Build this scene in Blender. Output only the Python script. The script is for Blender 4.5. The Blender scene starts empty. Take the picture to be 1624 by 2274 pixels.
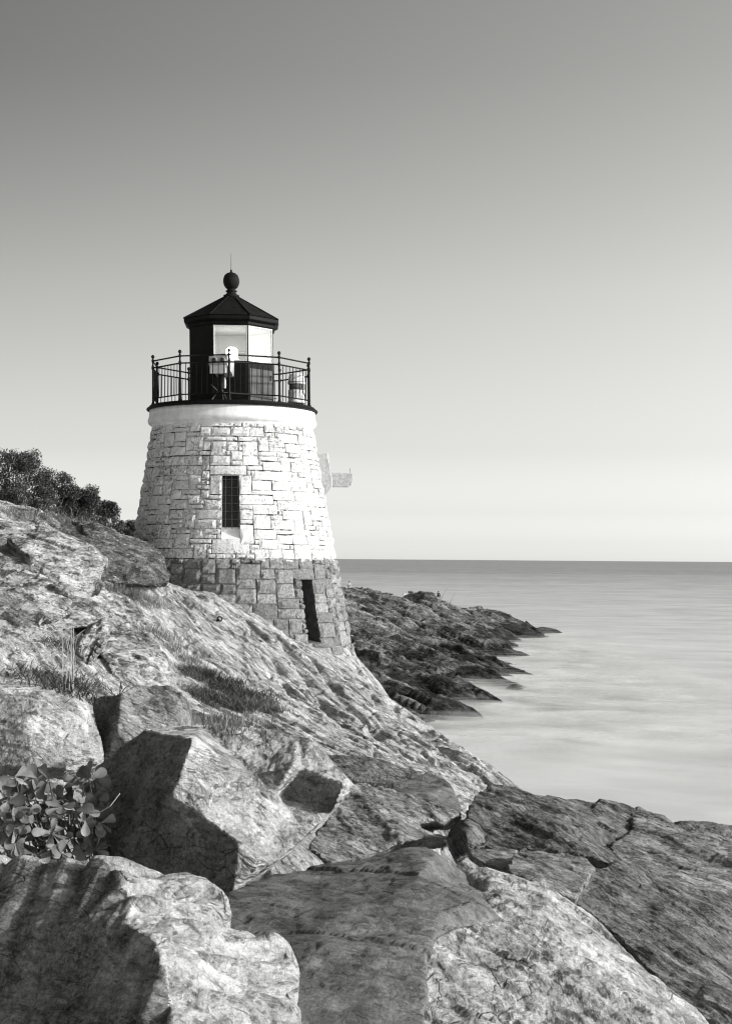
import bpy, bmesh, math, random
import numpy as np
from mathutils import Vector, Matrix
R = math.radians
random.seed(7); np.random.seed(7)
scene = bpy.context.scene

# ------------------------------------------------------------------ camera
F, CX, CY, H = 3300.0, 812.0, 1137.0, 12.0        # focal length in units of a 1624 wide frame; eye height above the sea
cam_d = bpy.data.cameras.new("camera"); cam = bpy.data.objects.new("camera", cam_d)
scene.collection.objects.link(cam); scene.camera = cam
cam_d.sensor_fit = 'HORIZONTAL'; cam_d.sensor_width = 36; cam_d.lens = F / 1624 * 36
cam_d.clip_start = 0.1; cam_d.clip_end = 80000
CR = Matrix.Rotation(R(90 + 1.805), 4, 'X') @ Matrix.Rotation(R(0.44), 4, 'Z')
cam.matrix_world = Matrix.Translation((0, 0, H)) @ CR
def P(px, py, d):
    v = CR.to_3x3() @ Vector(((px - CX) / F, -(py - CY) / F, -1))
    v *= d / v.y
    return Vector((v.x, v.y, v.z + H))

# ------------------------------------------------------------------ sun and sky
SUN_EL, SUN_AZ = R(21), R(104)     # azimuth measured clockwise from +Y (view direction)
sd = Vector((math.sin(SUN_AZ) * math.cos(SUN_EL), math.cos(SUN_AZ) * math.cos(SUN_EL), math.sin(SUN_EL)))
sl = bpy.data.lights.new("sun", 'SUN'); sl.energy = 4.2; sl.angle = R(3.0); sl.color = (1, 1, 0.985)
so = bpy.data.objects.new("sun", sl); scene.collection.objects.link(so)
so.rotation_euler = sd.to_track_quat('Z', 'Y').to_euler()
w = bpy.data.worlds.new("World"); scene.world = w; w.use_nodes = True
nt = w.node_tree; nt.nodes.clear()
def N(nt, t, **k):
    n = nt.nodes.new(t)
    for a, b in k.items(): setattr(n, a, b)
    return n
sky = N(nt, 'ShaderNodeTexSky', sky_type='NISHITA'); sky.sun_disc = False
sky.sun_elevation = SUN_EL; sky.sun_rotation = SUN_AZ; sky.altitude = 0; sky.air_density = 1.0; sky.dust_density = 1.2; sky.ozone_density = 1.0
bw = N(nt, 'ShaderNodeRGBToBW'); bg = N(nt, 'ShaderNodeBackground'); wo = N(nt, 'ShaderNodeOutputWorld')
tint = N(nt, 'ShaderNodeMix', data_type='RGBA', blend_type='MULTIPLY'); tint.inputs[0].default_value = 1; tint.inputs[7].default_value = (1, 1, 0.965, 1)
nt.links.new(sky.outputs[0], bw.inputs[0]); nt.links.new(tint.outputs[2], bg.inputs[0])
# evening glow: brighter low over the horizon and towards the sun's side, darker overhead (a red filter on black and white film)
wtc = N(nt, 'ShaderNodeTexCoord'); wsp = N(nt, 'ShaderNodeSeparateXYZ'); nt.links.new(wtc.outputs['Generated'], wsp.inputs[0])
crv = N(nt, 'ShaderNodeValToRGB'); cr = crv.color_ramp
for i, (p_, v_) in enumerate(((0.0, 4.15), (0.012, 3.18), (0.032, 2.34), (0.073, 1.86), (0.177, 1.80), (0.314, 1.40), (1.0, 0.95))):
    e = cr.elements[i] if i < 2 else cr.elements.new(p_)
    e.position = p_; e.color = (v_ / 5, v_ / 5, v_ / 5, 1)
nt.links.new(wsp.outputs[2], crv.inputs[0])
def wm(op, a, b):
    n = N(nt, 'ShaderNodeMath', operation=op)
    for i, x in enumerate((a, b)):
        if isinstance(x, (int, float)): n.inputs[i].default_value = x
        else: nt.links.new(x, n.inputs[i])
    return n.outputs[0]
kz = wm('MINIMUM', wm('ADD', wm('MULTIPLY', wm('MAXIMUM', wsp.outputs[2], 0.0), 3.6), 0.35), 1.45)
side = wm('ADD', wm('MULTIPLY', wsp.outputs[0], kz), 1.0)
lum = wm('MULTIPLY', wm('MULTIPLY', wm('MULTIPLY', bw.outputs[0], crv.outputs[0]), 5.0), wm('MINIMUM', wm('MAXIMUM', side, 0.5), 1.7))
nt.links.new(lum, tint.inputs[6])
bg.inputs[1].default_value = 0.10
nt.links.new(bg.outputs[0], wo.inputs[0])
vs = scene.view_settings; vs.view_transform = 'Standard'; vs.look = 'None'; vs.gamma = 1; vs.exposure = 0.0
scene.cycles.filter_width = 1.2; scene.cycles.max_bounces = 5; scene.cycles.transparent_max_bounces = 24

# ------------------------------------------------------------------ helpers
def tag(o, label=None, cat=None, group=None, kind=None):
    for k, v in (('label', label), ('category', cat), ('group', group), ('kind', kind)):
        if v: o[k] = v
    return o
def link(o, parent=None):
    scene.collection.objects.link(o)
    if parent: o.parent = parent
    return o
def mesh_obj(name, verts, faces, mat, parent=None, smooth=False):
    me = bpy.data.meshes.new(name); me.from_pydata([tuple(v) for v in verts], [], faces); me.update()
    if smooth: me.polygons.foreach_set('use_smooth', [True] * len(me.polygons))
    if mat: me.materials.append(mat)
    return link(bpy.data.objects.new(name, me), parent)
def empty(name, loc, parent=None):
    o = bpy.data.objects.new(name, None); o.location = loc; o.empty_display_size = 0.3
    return link(o, parent)
class MB:
    def __init__(s): s.v = []; s.f = []
    def add(s, v, f):
        n = len(s.v); s.v += [tuple(x) for x in v]; s.f += [tuple(i + n for i in q) for q in f]; return s
    def box(s, c, sz, rot=None):
        h = Vector(sz) / 2; c = Vector(c); vs_ = []
        for x in (-1, 1):
            for y in (-1, 1):
                for z in (-1, 1):
                    p = Vector((x * h.x, y * h.y, z * h.z))
                    if rot: p = rot @ p
                    vs_.append(c + p)
        return s.add(vs_, [(0, 1, 3, 2), (4, 6, 7, 5), (0, 4, 5, 1), (2, 3, 7, 6), (0, 2, 6, 4), (1, 5, 7, 3)])
    def tube(s, pts, r, n=8, caps=True):
        pts = [Vector(p) for p in pts]; rr = r if isinstance(r, (list, tuple)) else [r] * len(pts)
        base = len(s.v); up = Vector((0, 0, 1))
        for i, p in enumerate(pts):
            t = (pts[min(i + 1, len(pts) - 1)] - pts[max(i - 1, 0)]).normalized()
            a = t.cross(up if abs(t.z) < 0.95 else Vector((1, 0, 0))).normalized(); b = t.cross(a)
            for k in range(n):
                an = 2 * math.pi * k / n
                s.v.append(tuple(p + (a * math.cos(an) + b * math.sin(an)) * rr[i]))
        for i in range(len(pts) - 1):
            for k in range(n):
                q = base + i * n; s.f.append((q + k, q + (k + 1) % n, q + n + (k + 1) % n, q + n + k))
        if caps:
            s.f.append(tuple(base + k for k in range(n))); q = base + (len(pts) - 1) * n; s.f.append(tuple(q + n - 1 - k for k in range(n)))
        return s
    def lathe(s, prof, n=48, c=(0, 0, 0), ph=0.0, cap0=True, cap1=True):
        base = len(s.v)
        for r, z in prof:
            for k in range(n):
                a = ph + 2 * math.pi * k / n
                s.v.append((c[0] + r * math.sin(a), c[1] - r * math.cos(a), c[2] + z))
        for i in range(len(prof) - 1):
            for k in range(n):
                q = base + i * n; s.f.append((q + k, q + (k + 1) % n, q + n + (k + 1) % n, q + n + k))
        if cap0: s.f.append(tuple(base + n - 1 - k for k in range(n)))
        if cap1: q = base + (len(prof) - 1) * n; s.f.append(tuple(q + k for k in range(n)))
        return s
    def build(s, name, mat, parent=None, smooth=False, bevel=0):
        o = mesh_obj(name, s.v, s.f, mat, parent, smooth)
        if bevel:
            m = o.modifiers.new('bevel', 'BEVEL'); m.width = bevel; m.segments = 2; m.limit_method = 'ANGLE'
        return o
# vectorised gradient noise
def _h(ix, iy, iz):
    n = (ix * 374761393 + iy * 668265263 + iz * 2147483647 // 7) & 0xffffffff
    n = ((n ^ (n >> 13)) * 1274126177) & 0xffffffff
    n = ((n ^ (n >> 16)) * 2246822519) & 0xffffffff
    return (n ^ (n >> 15)) & 0xffffffff
def noise(p):
    p = np.asarray(p, dtype=np.float64); i = np.floor(p).astype(np.int64); f = p - i
    u = f * f * f * (f * (f * 6 - 15) + 10); out = 0
    for dx in (0, 1):
        for dy in (0, 1):
            for dz in (0, 1):
                h = _h(i[:, 0] + dx, i[:, 1] + dy, i[:, 2] + dz)
                g = np.stack([(h & 1023) / 511.5 - 1, ((h >> 10) & 1023) / 511.5 - 1, ((h >> 20) & 1023) / 511.5 - 1], 1)
                d = f - np.array([dx, dy, dz]); val = (g * d).sum(1)
                wgt = (u[:, 0] if dx else 1 - u[:, 0]) * (u[:, 1] if dy else 1 - u[:, 1]) * (u[:, 2] if dz else 1 - u[:, 2])
                out = out + wgt * val
    return out
def fbm(p, oct=4, gain=0.5):
    a, s, o = 1, 0, 0
    for k in range(oct):
        o = o + a * noise(p * (2.03 ** k) + k * 17.3); s += a; a *= gain
    return o / s
def hash1(k):
    return (_h(k.astype(np.int64), k.astype(np.int64) * 7 + 3, k.astype(np.int64) * 0 + 5) & 0xffff) / 65535.0
def ss(x, a, b):
    t = np.clip((x - a) / (b - a), 0, 1); return t * t * (3 - 2 * t)
def strata(p, n, spacing, warp=0.5, wscale=1.0, edge=0.18):
    """layers of random protrusion stacked along n, with sharp ledges between"""
    s = p @ np.array(n) / spacing + warp * 2 * noise(p * wscale + 31.7)
    k = np.floor(s); t = s - k
    a, b = hash1(k), hash1(k + 1)
    return a + (b - a) * ss(t, 1 - edge, 1) - 0.5
def blocks(p, scl, jit=0.9, tilt=0.5, seed=0):
    """angular blocks: each jittered cell has its own height and tilt"""
    q = p / np.array(scl) + seed * 3.1; i = np.floor(q).astype(np.int64); best = np.full(len(q), 9e9); out = np.zeros(len(q))
    for dx in (-1, 0, 1):
        for dy in (-1, 0, 1):
            for dz in (-1, 0, 1):
                c = i + np.array([dx, dy, dz]); h = _h(c[:, 0], c[:, 1], c[:, 2]); h2 = _h(c[:, 1] + 91, c[:, 2] + 17, c[:, 0] + 5)
                o = np.stack([(h & 1023), ((h >> 10) & 1023), ((h >> 20) & 1023)], 1) / 1023.0 - 0.5
                r = q - (c + 0.5 + o * jit); d2 = (r * r).sum(1)
                g = np.stack([(h2 & 1023), ((h2 >> 10) & 1023), ((h2 >> 20) & 1023)], 1) / 1023.0 - 0.5
                v = ((h2 >> 5) & 1023) / 1023.0 - 0.5 + (g * r).sum(1) * 2 * tilt
                m = d2 < best; best = np.where(m, d2, best); out = np.where(m, v, out)
    return out
def fol_frame(n):
    n = Vector(n).normalized(); a = n.cross(Vector((0.31, 0.9, 0.1))).normalized(); b = n.cross(a)
    return np.array([a, b, n]).T
def rot_to(v):
    return Vector(v).normalized().to_track_quat('Z', 'Y').to_euler()

# ------------------------------------------------------------------ materials
def mat_new(name):
    m = bpy.data.materials.new(name); m.use_nodes = True; t = m.node_tree
    return m, t, t.nodes['Principled BSDF']
def gray(v): return (v, v, v * 0.985, 1)
def plain(name, v, rough=0.6, metal=0.0, var=0.0, scale=8, bump=0.0, spec=0.5):
    m, t, b = mat_new(name); b.inputs['Roughness'].default_value = rough; b.inputs['Metallic'].default_value = metal
    b.inputs['Specular IOR Level'].default_value = spec
    b.inputs['Base Color'].default_value = gray(v)
    if var or bump:
        tc = N(t, 'ShaderNodeTexCoord'); nz = N(t, 'ShaderNodeTexNoise'); nz.inputs['Scale'].default_value = scale; nz.inputs['Detail'].default_value = 6
        t.links.new(tc.outputs['Object'], nz.inputs['Vector'])
        if var:
            mr = N(t, 'ShaderNodeMapRange'); mr.inputs[1].default_value = 0.3; mr.inputs[2].default_value = 0.7
            mr.inputs[3].default_value = v * (1 - var); mr.inputs[4].default_value = v * (1 + var)
            t.links.new(nz.outputs[0], mr.inputs[0]); t.links.new(mr.outputs[0], b.inputs['Base Color'])
        if bump:
            bp = N(t, 'ShaderNodeBump'); bp.inputs['Strength'].default_value = bump; bp.inputs['Distance'].default_value = 0.02
            t.links.new(nz.outputs[0], bp.inputs['Height']); t.links.new(bp.outputs[0], b.inputs['Normal'])
    return m
def math_n(t, op, a, b=None, c=None, clamp=False):
    n = N(t, 'ShaderNodeMath', operation=op); n.use_clamp = clamp
    for i, x in enumerate((a, b, c)):
        if x is None: continue
        if isinstance(x, (int, float)): n.inputs[i].default_value = x
        else: t.links.new(x, n.inputs[i])
    return n.outputs[0]
def noise_n(t, vec, scale, detail=6, rough=0.55, dist=0.0):
    n = N(t, 'ShaderNodeTexNoise'); n.inputs['Scale'].default_value = scale; n.inputs['Detail'].default_value = detail
    n.inputs['Roughness'].default_value = rough; n.inputs['Distortion'].default_value = dist
    t.links.new(vec, n.inputs['Vector']); return n.outputs[0]
def maprange(t, x, a, b, c, d, smooth=False):
    n = N(t, 'ShaderNodeMapRange'); n.interpolation_type = 'SMOOTHSTEP' if smooth else 'LINEAR'
    for i, v in enumerate((a, b, c, d)): n.inputs[i + 1].default_value = v
    t.links.new(x, n.inputs[0]); return n.outputs[0]
def mapping(t, vec, rot, scl):
    m = N(t, 'ShaderNodeMapping', vector_type='TEXTURE'); m.inputs['Rotation'].default_value = rot
    m.inputs['Scale'].default_value = scl; t.links.new(vec, m.inputs['Vector']); return m.outputs[0]
def rock_mat(name, lo, hi, fol, sc=1.0, lichen=0.0, dark=0.35, bump=1.0, crack=0.8, wet=False, tide=None, sq=0.17, facet=0.62, fsq=0.42):
    """schist: mottled, with streaks and splits parallel to the foliation plane whose normal is fol; sc = metres of the base feature"""
    m, t, b = mat_new(name)
    tc = N(t, 'ShaderNodeTexCoord').outputs['Object']
    eul = rot_to(fol)
    # warp the coordinates a little
    wn = N(t, 'ShaderNodeTexNoise'); wn.inputs['Scale'].default_value = 1.1 / sc; wn.inputs['Detail'].default_value = 3; t.links.new(tc, wn.inputs['Vector'])
    vm = N(t, 'ShaderNodeVectorMath', operation='SCALE'); vm.inputs['Scale'].default_value = 0.2 * sc; t.links.new(wn.outputs['Color'], vm.inputs[0])
    vm2 = N(t, 'ShaderNodeVectorMath', operation='SCALE'); vm2.inputs['Scale'].default_value = 0.06 * sc; t.links.new(wn.outputs['Color'], vm2.inputs[0]); va2 = N(t, 'ShaderNodeVectorMath', operation='ADD'); t.links.new(tc, va2.inputs[0]); t.links.new(vm2.outputs[0], va2.inputs[1])
    va = N(t, 'ShaderNodeVectorMath', operation='ADD'); t.links.new(tc, va.inputs[0]); t.links.new(vm.outputs[0], va.inputs[1]); wv = va.outputs[0]
    fv = mapping(t, wv, eul, (1.0, 1.0, sq))     # squeezed along the foliation normal
    big = noise_n(t, wv, 1.6 / sc, 4)
    fo = noise_n(t, fv, 1.5 / sc, 10, 0.60)
    fine = noise_n(t, tc, 20 / sc, 7, 0.72)
    fo2 = noise_n(t, fv, 4.5 / sc, 6, 0.62)
    v = math_n(t, 'ADD', maprange(t, big, 0.32, 0.68, 0, 0.45), maprange(t, fo, 0.32, 0.68, 0, 0.4))
    v = math_n(t, 'ADD', v, maprange(t, fine, 0.36, 0.64, -0.28, 0.28))
    grit = noise_n(t, tc, 75 / sc, 3, 0.7)
    v = math_n(t, 'ADD', v, maprange(t, grit, 0.36, 0.64, -0.2, 0.2), clamp=True)
    col = maprange(t, v, 0, 1, lo, hi)
    dk = maprange(t, fo2, 0.36, 0.46, dark, 1.0, True)        # dark streaks
    col = math_n(t, 'MULTIPLY', col, dk)
    # cracks: thin lines of a stretched voronoi
    vo = N(t, 'ShaderNodeTexVoronoi', feature='DISTANCE_TO_EDGE'); vo.inputs['Scale'].default_value = 1.5 / sc
    t.links.new(mapping(t, va2.outputs[0], eul, (1.5, 0.9, 0.45)), vo.inputs['Vector'])
    msk = noise_n(t, wv, 1.3 / sc, 2)
    ck = maprange(t, vo.outputs['Distance'], 0.0, 0.014, 0.0, 1.0)
    ck = math_n(t, 'MAXIMUM', ck, maprange(t, msk, 0.40, 0.46, 1.0 - crack, 1.0))
    col = math_n(t, 'MULTIPLY', col, maprange(t, ck, 0, 1, 0.25, 1))
    if lichen:
        l1 = noise_n(t, wv, 9 / sc, 8, 0.75); l2 = noise_n(t, tc, 1.1 / sc, 3)
        lm = math_n(t, 'MULTIPLY', maprange(t, l1, 0.54, 0.60, 0, 1, True), maprange(t, l2, 0.42, 0.6, 0, 1, True))
        lm = math_n(t, 'MULTIPLY', lm, lichen)
        mx = N(t, 'ShaderNodeMix', data_type='FLOAT'); t.links.new(lm, mx.inputs[0]); t.links.new(col, mx.inputs[2]); mx.inputs[3].default_value = 0.62
        col = mx.outputs[0]
    if tide:      # wet, weed-darkened band above the water, pale dry rock higher up
        sp = N(t, 'ShaderNodeSeparateXYZ'); t.links.new(tc, sp.inputs[0]); zz = math_n(t, 'ADD', sp.outputs[2], maprange(t, big, 0.3, 0.7, -tide * 0.6, tide * 0.6))
        col = math_n(t, 'MULTIPLY', col, maprange(t, zz, tide * 0.3, tide * 1.6, 0.24, 1.5, True))
    t.links.new(col, b.inputs['Base Color'])
    if wet:
        b.inputs['Roughness'].default_value = 0.45
    else:
        b.inputs['Roughness'].default_value = 0.9; b.inputs['Specular IOR Level'].default_value = 0.25
    def facets(vec, scale, slope, step):      # chipped planes: every cell is tilted its own way
        vf = N(t, 'ShaderNodeTexVoronoi', feature='F1'); vf.inputs['Scale'].default_value = scale; t.links.new(vec, vf.inputs['Vector'])
        r_ = N(t, 'ShaderNodeVectorMath', operation='SUBTRACT'); t.links.new(vec, r_.inputs[0]); t.links.new(vf.outputs['Position'], r_.inputs[1])
        g_ = N(t, 'ShaderNodeVectorMath', operation='SUBTRACT'); t.links.new(vf.outputs['Color'], g_.inputs[0]); g_.inputs[1].default_value = (0.5, 0.5, 0.5)
        d_ = N(t, 'ShaderNodeVectorMath', operation='DOT_PRODUCT'); t.links.new(r_.outputs[0], d_.inputs[0]); t.links.new(g_.outputs[0], d_.inputs[1])
        sx = N(t, 'ShaderNodeSeparateXYZ'); t.links.new(vf.outputs['Color'], sx.inputs[0])
        return math_n(t, 'ADD', math_n(t, 'MULTIPLY', d_.outputs['Value'], slope), math_n(t, 'MULTIPLY', sx.outputs[0], step)), sx.outputs[1]
    fv2 = mapping(t, va2.outputs[0], eul, (1.25, 0.9, fsq))
    fc1, t1 = facets(fv2, 2.2 / sc, 11.0 * facet / sc, 0.55 * facet); fc2, t2 = facets(fv2, 6.5 / sc, 13.0 * facet / sc, 0.30 * facet); fc3, t3 = facets(fv2, 17.0 / sc, 13.0 * facet / sc, 0.12 * facet)
    hgt = math_n(t, 'ADD', math_n(t, 'MULTIPLY', fo, 0.7), math_n(t, 'MULTIPLY', fo2, 0.35))
    hgt = math_n(t, 'ADD', hgt, math_n(t, 'ADD', fc1, math_n(t, 'ADD', fc2, fc3)))
    hgt = math_n(t, 'ADD', hgt, math_n(t, 'MULTIPLY', fine, 0.42)); hgt = math_n(t, 'ADD', hgt, math_n(t, 'MULTIPLY', grit, 0.10))
    hgt = math_n(t, 'ADD', hgt, math_n(t, 'MULTIPLY', ck, 0.35))
    bp = N(t, 'ShaderNodeBump'); bp.inputs['Strength'].default_value = min(1, bump); bp.inputs['Distance'].default_value = 0.16 * sc * max(1, bump)
    t.links.new(hgt, bp.inputs['Height']); t.links.new(bp.outputs[0], b.inputs['Normal'])
    cm = math_n(t, 'MULTIPLY', maprange(t, t1, 0, 1, 1 - 0.22 * facet, 1 + 0.16 * facet), maprange(t, t2, 0, 1, 1 - 0.20 * facet, 1 + 0.14 * facet))
    t.links.new(math_n(t, 'MULTIPLY', col, cm), b.inputs['Base Color'])
    return m
FOL = (0.80, 0.42, 0.62)       # foliation normal of the bedrock: layers dip down to the lower right of the view
M = {}
M['bedrock'] = rock_mat('bedrock', 0.40, 0.88, (0.72, 0.30, 0.62), 1.1, lichen=0.3, dark=0.45, facet=0.5, fsq=0.28)
M['crag'] = rock_mat('crag', 0.28, 0.78, (0.30, -0.1, 0.95), 1.0, lichen=0.3, dark=0.4, facet=0.8, fsq=0.32)
M['crag_dark'] = rock_mat('crag_dark', 0.07, 0.30, (0.35, 0.1, 0.9), 0.7, lichen=0.7, dark=0.35)
M['headland'] = rock_mat('headland', 0.045, 0.44, (0.65, 0.35, 0.68), 4.0, lichen=0.0, dark=0.35, wet=False, tide=2.8)
M['big'] = rock_mat('boulder_pale', 0.32, 0.84, (0.55, -0.2, 0.8), 0.55, lichen=0.2, dark=0.45, facet=0.5, fsq=0.30)
M['mid'] = rock_mat('boulder_grey', 0.12, 0.56, (0.4, 0.3, 0.85), 0.5, lichen=0.1, dark=0.4)
M['darkb'] = rock_mat('boulder_dark', 0.06, 0.36, (0.7, 0.2, 0.7), 0.45, lichen=0.2, dark=0.4)
M['smooth'] = rock_mat('boulder_smooth', 0.12, 0.26, (0.2, 0.6, 0.7), 0.30, dark=0.65, bump=0.8, sq=0.7, facet=0.5, fsq=0.8)
M['shade_stained'] = rock_mat('shaded_stained_face', 0.08, 0.46, (0.3, 0.5, 0.8), 0.5, dark=0.5, bump=0.7, sq=0.35, facet=0.6)  # painted shade for flanks turned from the sun, with their mottled staining
M['iron'] = plain('black_iron', 0.006, 0.6, 0.0, 0.3, 20, 0.1, spec=0.2)
M['blackpaint'] = plain('black_paint', 0.006, 0.6, 0, 0.35, 5, 0.1, spec=0.12)
M['roofblack'] = plain('roof_black', 0.009, 0.7, 0, 0.5, 6, 0.15, spec=0.12)

# ------------------------------------------------------------------ terrain helpers
def tps(pts, reg=0.02):
    pts = np.array(pts, dtype=float); xy, z = pts[:, :2], pts[:, 2]; n = len(pts)
    r2 = ((xy[:, None] - xy[None]) ** 2).sum(2); K = np.where(r2 > 0, 0.5 * r2 * np.log(r2 + 1e-12), 0) + reg * np.eye(n)
    Pm = np.hstack([np.ones((n, 1)), xy]); A = np.zeros((n + 3, n + 3)); A[:n, :n] = K; A[:n, n:] = Pm; A[n:, :n] = Pm.T
    s = np.linalg.solve(A, np.concatenate([z, np.zeros(3)]))
    def f(q):
        out = np.zeros(len(q))
        for i in range(0, len(q), 20000):
            c = q[i:i + 20000]; r = ((c[:, None] - xy[None]) ** 2).sum(2)
            out[i:i + 20000] = (0.5 * r * np.log(r + 1e-12)) @ s[:n] + s[n] + c @ s[n + 1:]
        return out
    return f
def grid_mesh(name, xs, ys, zf, mat):
    X, Y = np.meshgrid(xs, ys); q = np.stack([X.ravel(), Y.ravel()], 1); Z = zf(q)
    V = np.hstack([q, Z[:, None]]); nx, ny = len(xs), len(ys)
    i = np.arange(nx * ny).reshape(ny, nx)
    Fc = np.stack([i[:-1, :-1], i[:-1, 1:], i[1:, 1:], i[1:, :-1]], 2).reshape(-1, 4)
    me = bpy.data.meshes.new(name); me.vertices.add(len(V)); me.vertices.foreach_set('co', V.ravel())
    me.loops.add(Fc.size); me.loops.foreach_set('vertex_index', Fc.ravel())
    me.polygons.add(len(Fc)); me.polygons.foreach_set('loop_start', np.arange(0, Fc.size, 4)); me.polygons.foreach_set('loop_total', np.full(len(Fc), 4))
    me.update(calc_edges=True); me.polygons.foreach_set('use_smooth', [True] * len(Fc))
    me.materials.append(mat); return link(bpy.data.objects.new(name, me)), V

# ------------------------------------------------------------------ bedrock slope under the lighthouse
sil = [(775, 1447, 40), (800, 1490, 38.5), (830, 1530, 37), (870, 1555, 35.5), (920, 1590, 34), (1000, 1650, 32), (1080, 1692, 30), (1150, 1750, 28.5)]
face = [(365, 1302, 36.8), (430, 1308, 37.3), (500, 1325, 37.4), (560, 1352, 37.5), (600, 1395, 37.6), (640, 1420, 37.8), (690, 1430, 37.9), (735, 1455, 38.3),
        (400, 1340, 35), (450, 1380, 34), (520, 1420, 33.5), (600, 1480, 33), (690, 1515, 33), (760, 1590, 31), (850, 1650, 29), (950, 1700, 27.5), (1050, 1750, 26.5), (1120, 1760, 27.5),
        (330, 1340, 33), (380, 1420, 31.5), (420, 1500, 28.5), (480, 1530, 28), (560, 1565, 27.5), (640, 1560, 28.5), (600, 1600, 25.5), (700, 1640, 25), (800, 1690, 23.5), (900, 1745, 22), (1000, 1795, 21), (1050, 1815, 21.5),
        (520, 1605, 23.5), (420, 1590, 24), (480, 1625, 21), (250, 1560, 22), (120, 1540, 20), (0, 1500, 20), (-80, 1480, 21), (150, 1420, 26), (0, 1350, 27), (200, 1335, 29.5), (0, 1240, 33), (-100, 1180, 33),
        (280, 1215, 36), (0, 1150, 40), (150, 1170, 38)]
cp = [tuple(P(*q)) for q in sil + face]
for (px, py, d) in sil:                                   # behind the crest the rock falls to the water
    p = P(px, py, d); cp += [(p.x + 1.3, p.y + 1.1, p.z - 1.6), (p.x + 4.5, p.y + 3.5, p.z - 6.5), (p.x + 9, p.y + 7, -3.5)]
for (x, y, z) in [(-3.5, 40, -1.8), (-4, 43.5, -1.6), (-1, 44, -3), (-8, 42, -0.6), (-12, 45, 0.6), (-2, 48, -4), (-8, 50, -2), (-14, 50, 0.4),
                  (1.5, 17.3, -5.0), (-1.0, 16, -3.6), (3, 15, -4.1), (4, 19, -4.9), (5, 17.5, -4.2), (5.5, 24, -6.2), (4.5, 13, -3.8), (-3, 14, -2.9), (-5, 16, -2.5), (-2, 9, -2.9), (0, 10, -3.5), (2, 9, -3.7), (1, 12.5, -4.6), (4, 10, -3.4),
                  (-4, 9, -2.7), (0, 4, -2.9), (-4, 4, -2.8), (4, 4, -3.1), (8, 8, -4.6), (8, 14, -5.6), (9, 20, -8), (12, 30, -14), (12, 10, -10), (14, 50, -15), (8, 52, -15), (0, 56, -12), (-8, 56, -6)]:
    cp.append((x, y, H + z))
zb = tps(cp, 0.15)
su = np.array([0.87, 0.49])
GRV = [([(372, 1308, 35.8), (430, 1345, 34.8), (500, 1388, 34.1), (560, 1424, 33.7)], 0.10, 0.28), ([(330, 1375, 32.8), (400, 1398, 32), (450, 1440, 31), (530, 1470, 30.6), (600, 1500, 30.4)], 0.22, 0.55),
       ([(590, 1400, 36.5), (640, 1470, 34.5), (700, 1540, 32), (750, 1610, 29.5), (790, 1660, 27.5)], 0.06, 0.16), ([(920, 1645, 31), (975, 1690, 29.4), (1040, 1735, 28)], 0.10, 0.30), ([(640, 1440, 36.4), (700, 1500, 34.3), (780, 1580, 31.5), (840, 1640, 29.5)], 0.05, 0.13),
       ([(760, 1505, 36.5), (830, 1560, 34.5), (900, 1620, 32), (960, 1670, 30.5)], 0.07, 0.16), ([(420, 1480, 28.9), (500, 1550, 27.9), (590, 1575, 27.4)], 0.30, 0.35), ([(450, 1335, 36), (540, 1390, 35.3), (600, 1450, 33.8), (650, 1530, 31), (700, 1590, 28)], 0.05, 0.14)]
GRV = [(np.array([tuple(P(*p))[:2] for p in pts]), w_, d_) for pts, w_, d_ in GRV]
PIT = [(tuple(P(px, py, d))[:2], r_, dp) for px, py, d, r_, dp in ((835, 1478 + 30, 36.8, 0.18, 0.2), (800, 1530, 36, 0.22, 0.2), (905, 1612, 33, 0.16, 0.25), (945, 1628, 32.2, 0.2, 0.25), (870, 1590, 33.8, 0.25, 0.22), (835, 1648, 29.6, 0.25, 0.25), (1000, 1672, 31, 0.15, 0.2), (690, 1600, 28, 0.3, 0.15))]
def carve(q, z):
    jit = 0.25 * noise(np.stack([q[:, 0] * 1.7, q[:, 1] * 1.7, q[:, 0] * 0], 1)) + 0.08 * noise(np.stack([q[:, 0] * 7, q[:, 1] * 7, q[:, 0] * 0 + 3], 1))
    for pl, w_, dp in GRV:
        best = np.full(len(q), 9e9); t_ = np.zeros(len(q))
        for i in range(len(pl) - 1):
            a, b = pl[i], pl[i + 1]; ab = b - a; t = np.clip(((q - a) @ ab) / (ab @ ab), 0, 1); c = a + t[:, None] * ab; r = q - c
            sd_ = np.sign(r[:, 0] * ab[1] - r[:, 1] * ab[0]); dd = np.sqrt((r * r).sum(1)) * sd_; m = np.abs(dd) < np.abs(best); best = np.where(m, dd, best); t_ = np.where(m, i + t, t_)
        e = best + jit * w_ * 2.2; fade = ss(t_, 0, 0.35) * ss(len(pl) - 1 - t_, 0, 0.4)
        z = z - dp * fade * np.where(e > 0, 1 - ss(e, w_ * 0.1, w_ * 1.1), 1 - ss(-e, 0, w_ * 4.0)) * (0.7 + 1.2 * jit)
    for c, r_, dp in PIT:
        d = np.hypot(q[:, 0] - c[0], (q[:, 1] - c[1]) * 0.45) + jit * r_; z = z - dp * (1 - ss(d, r_ * 0.5, r_ * 1.15))
    return z
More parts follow.
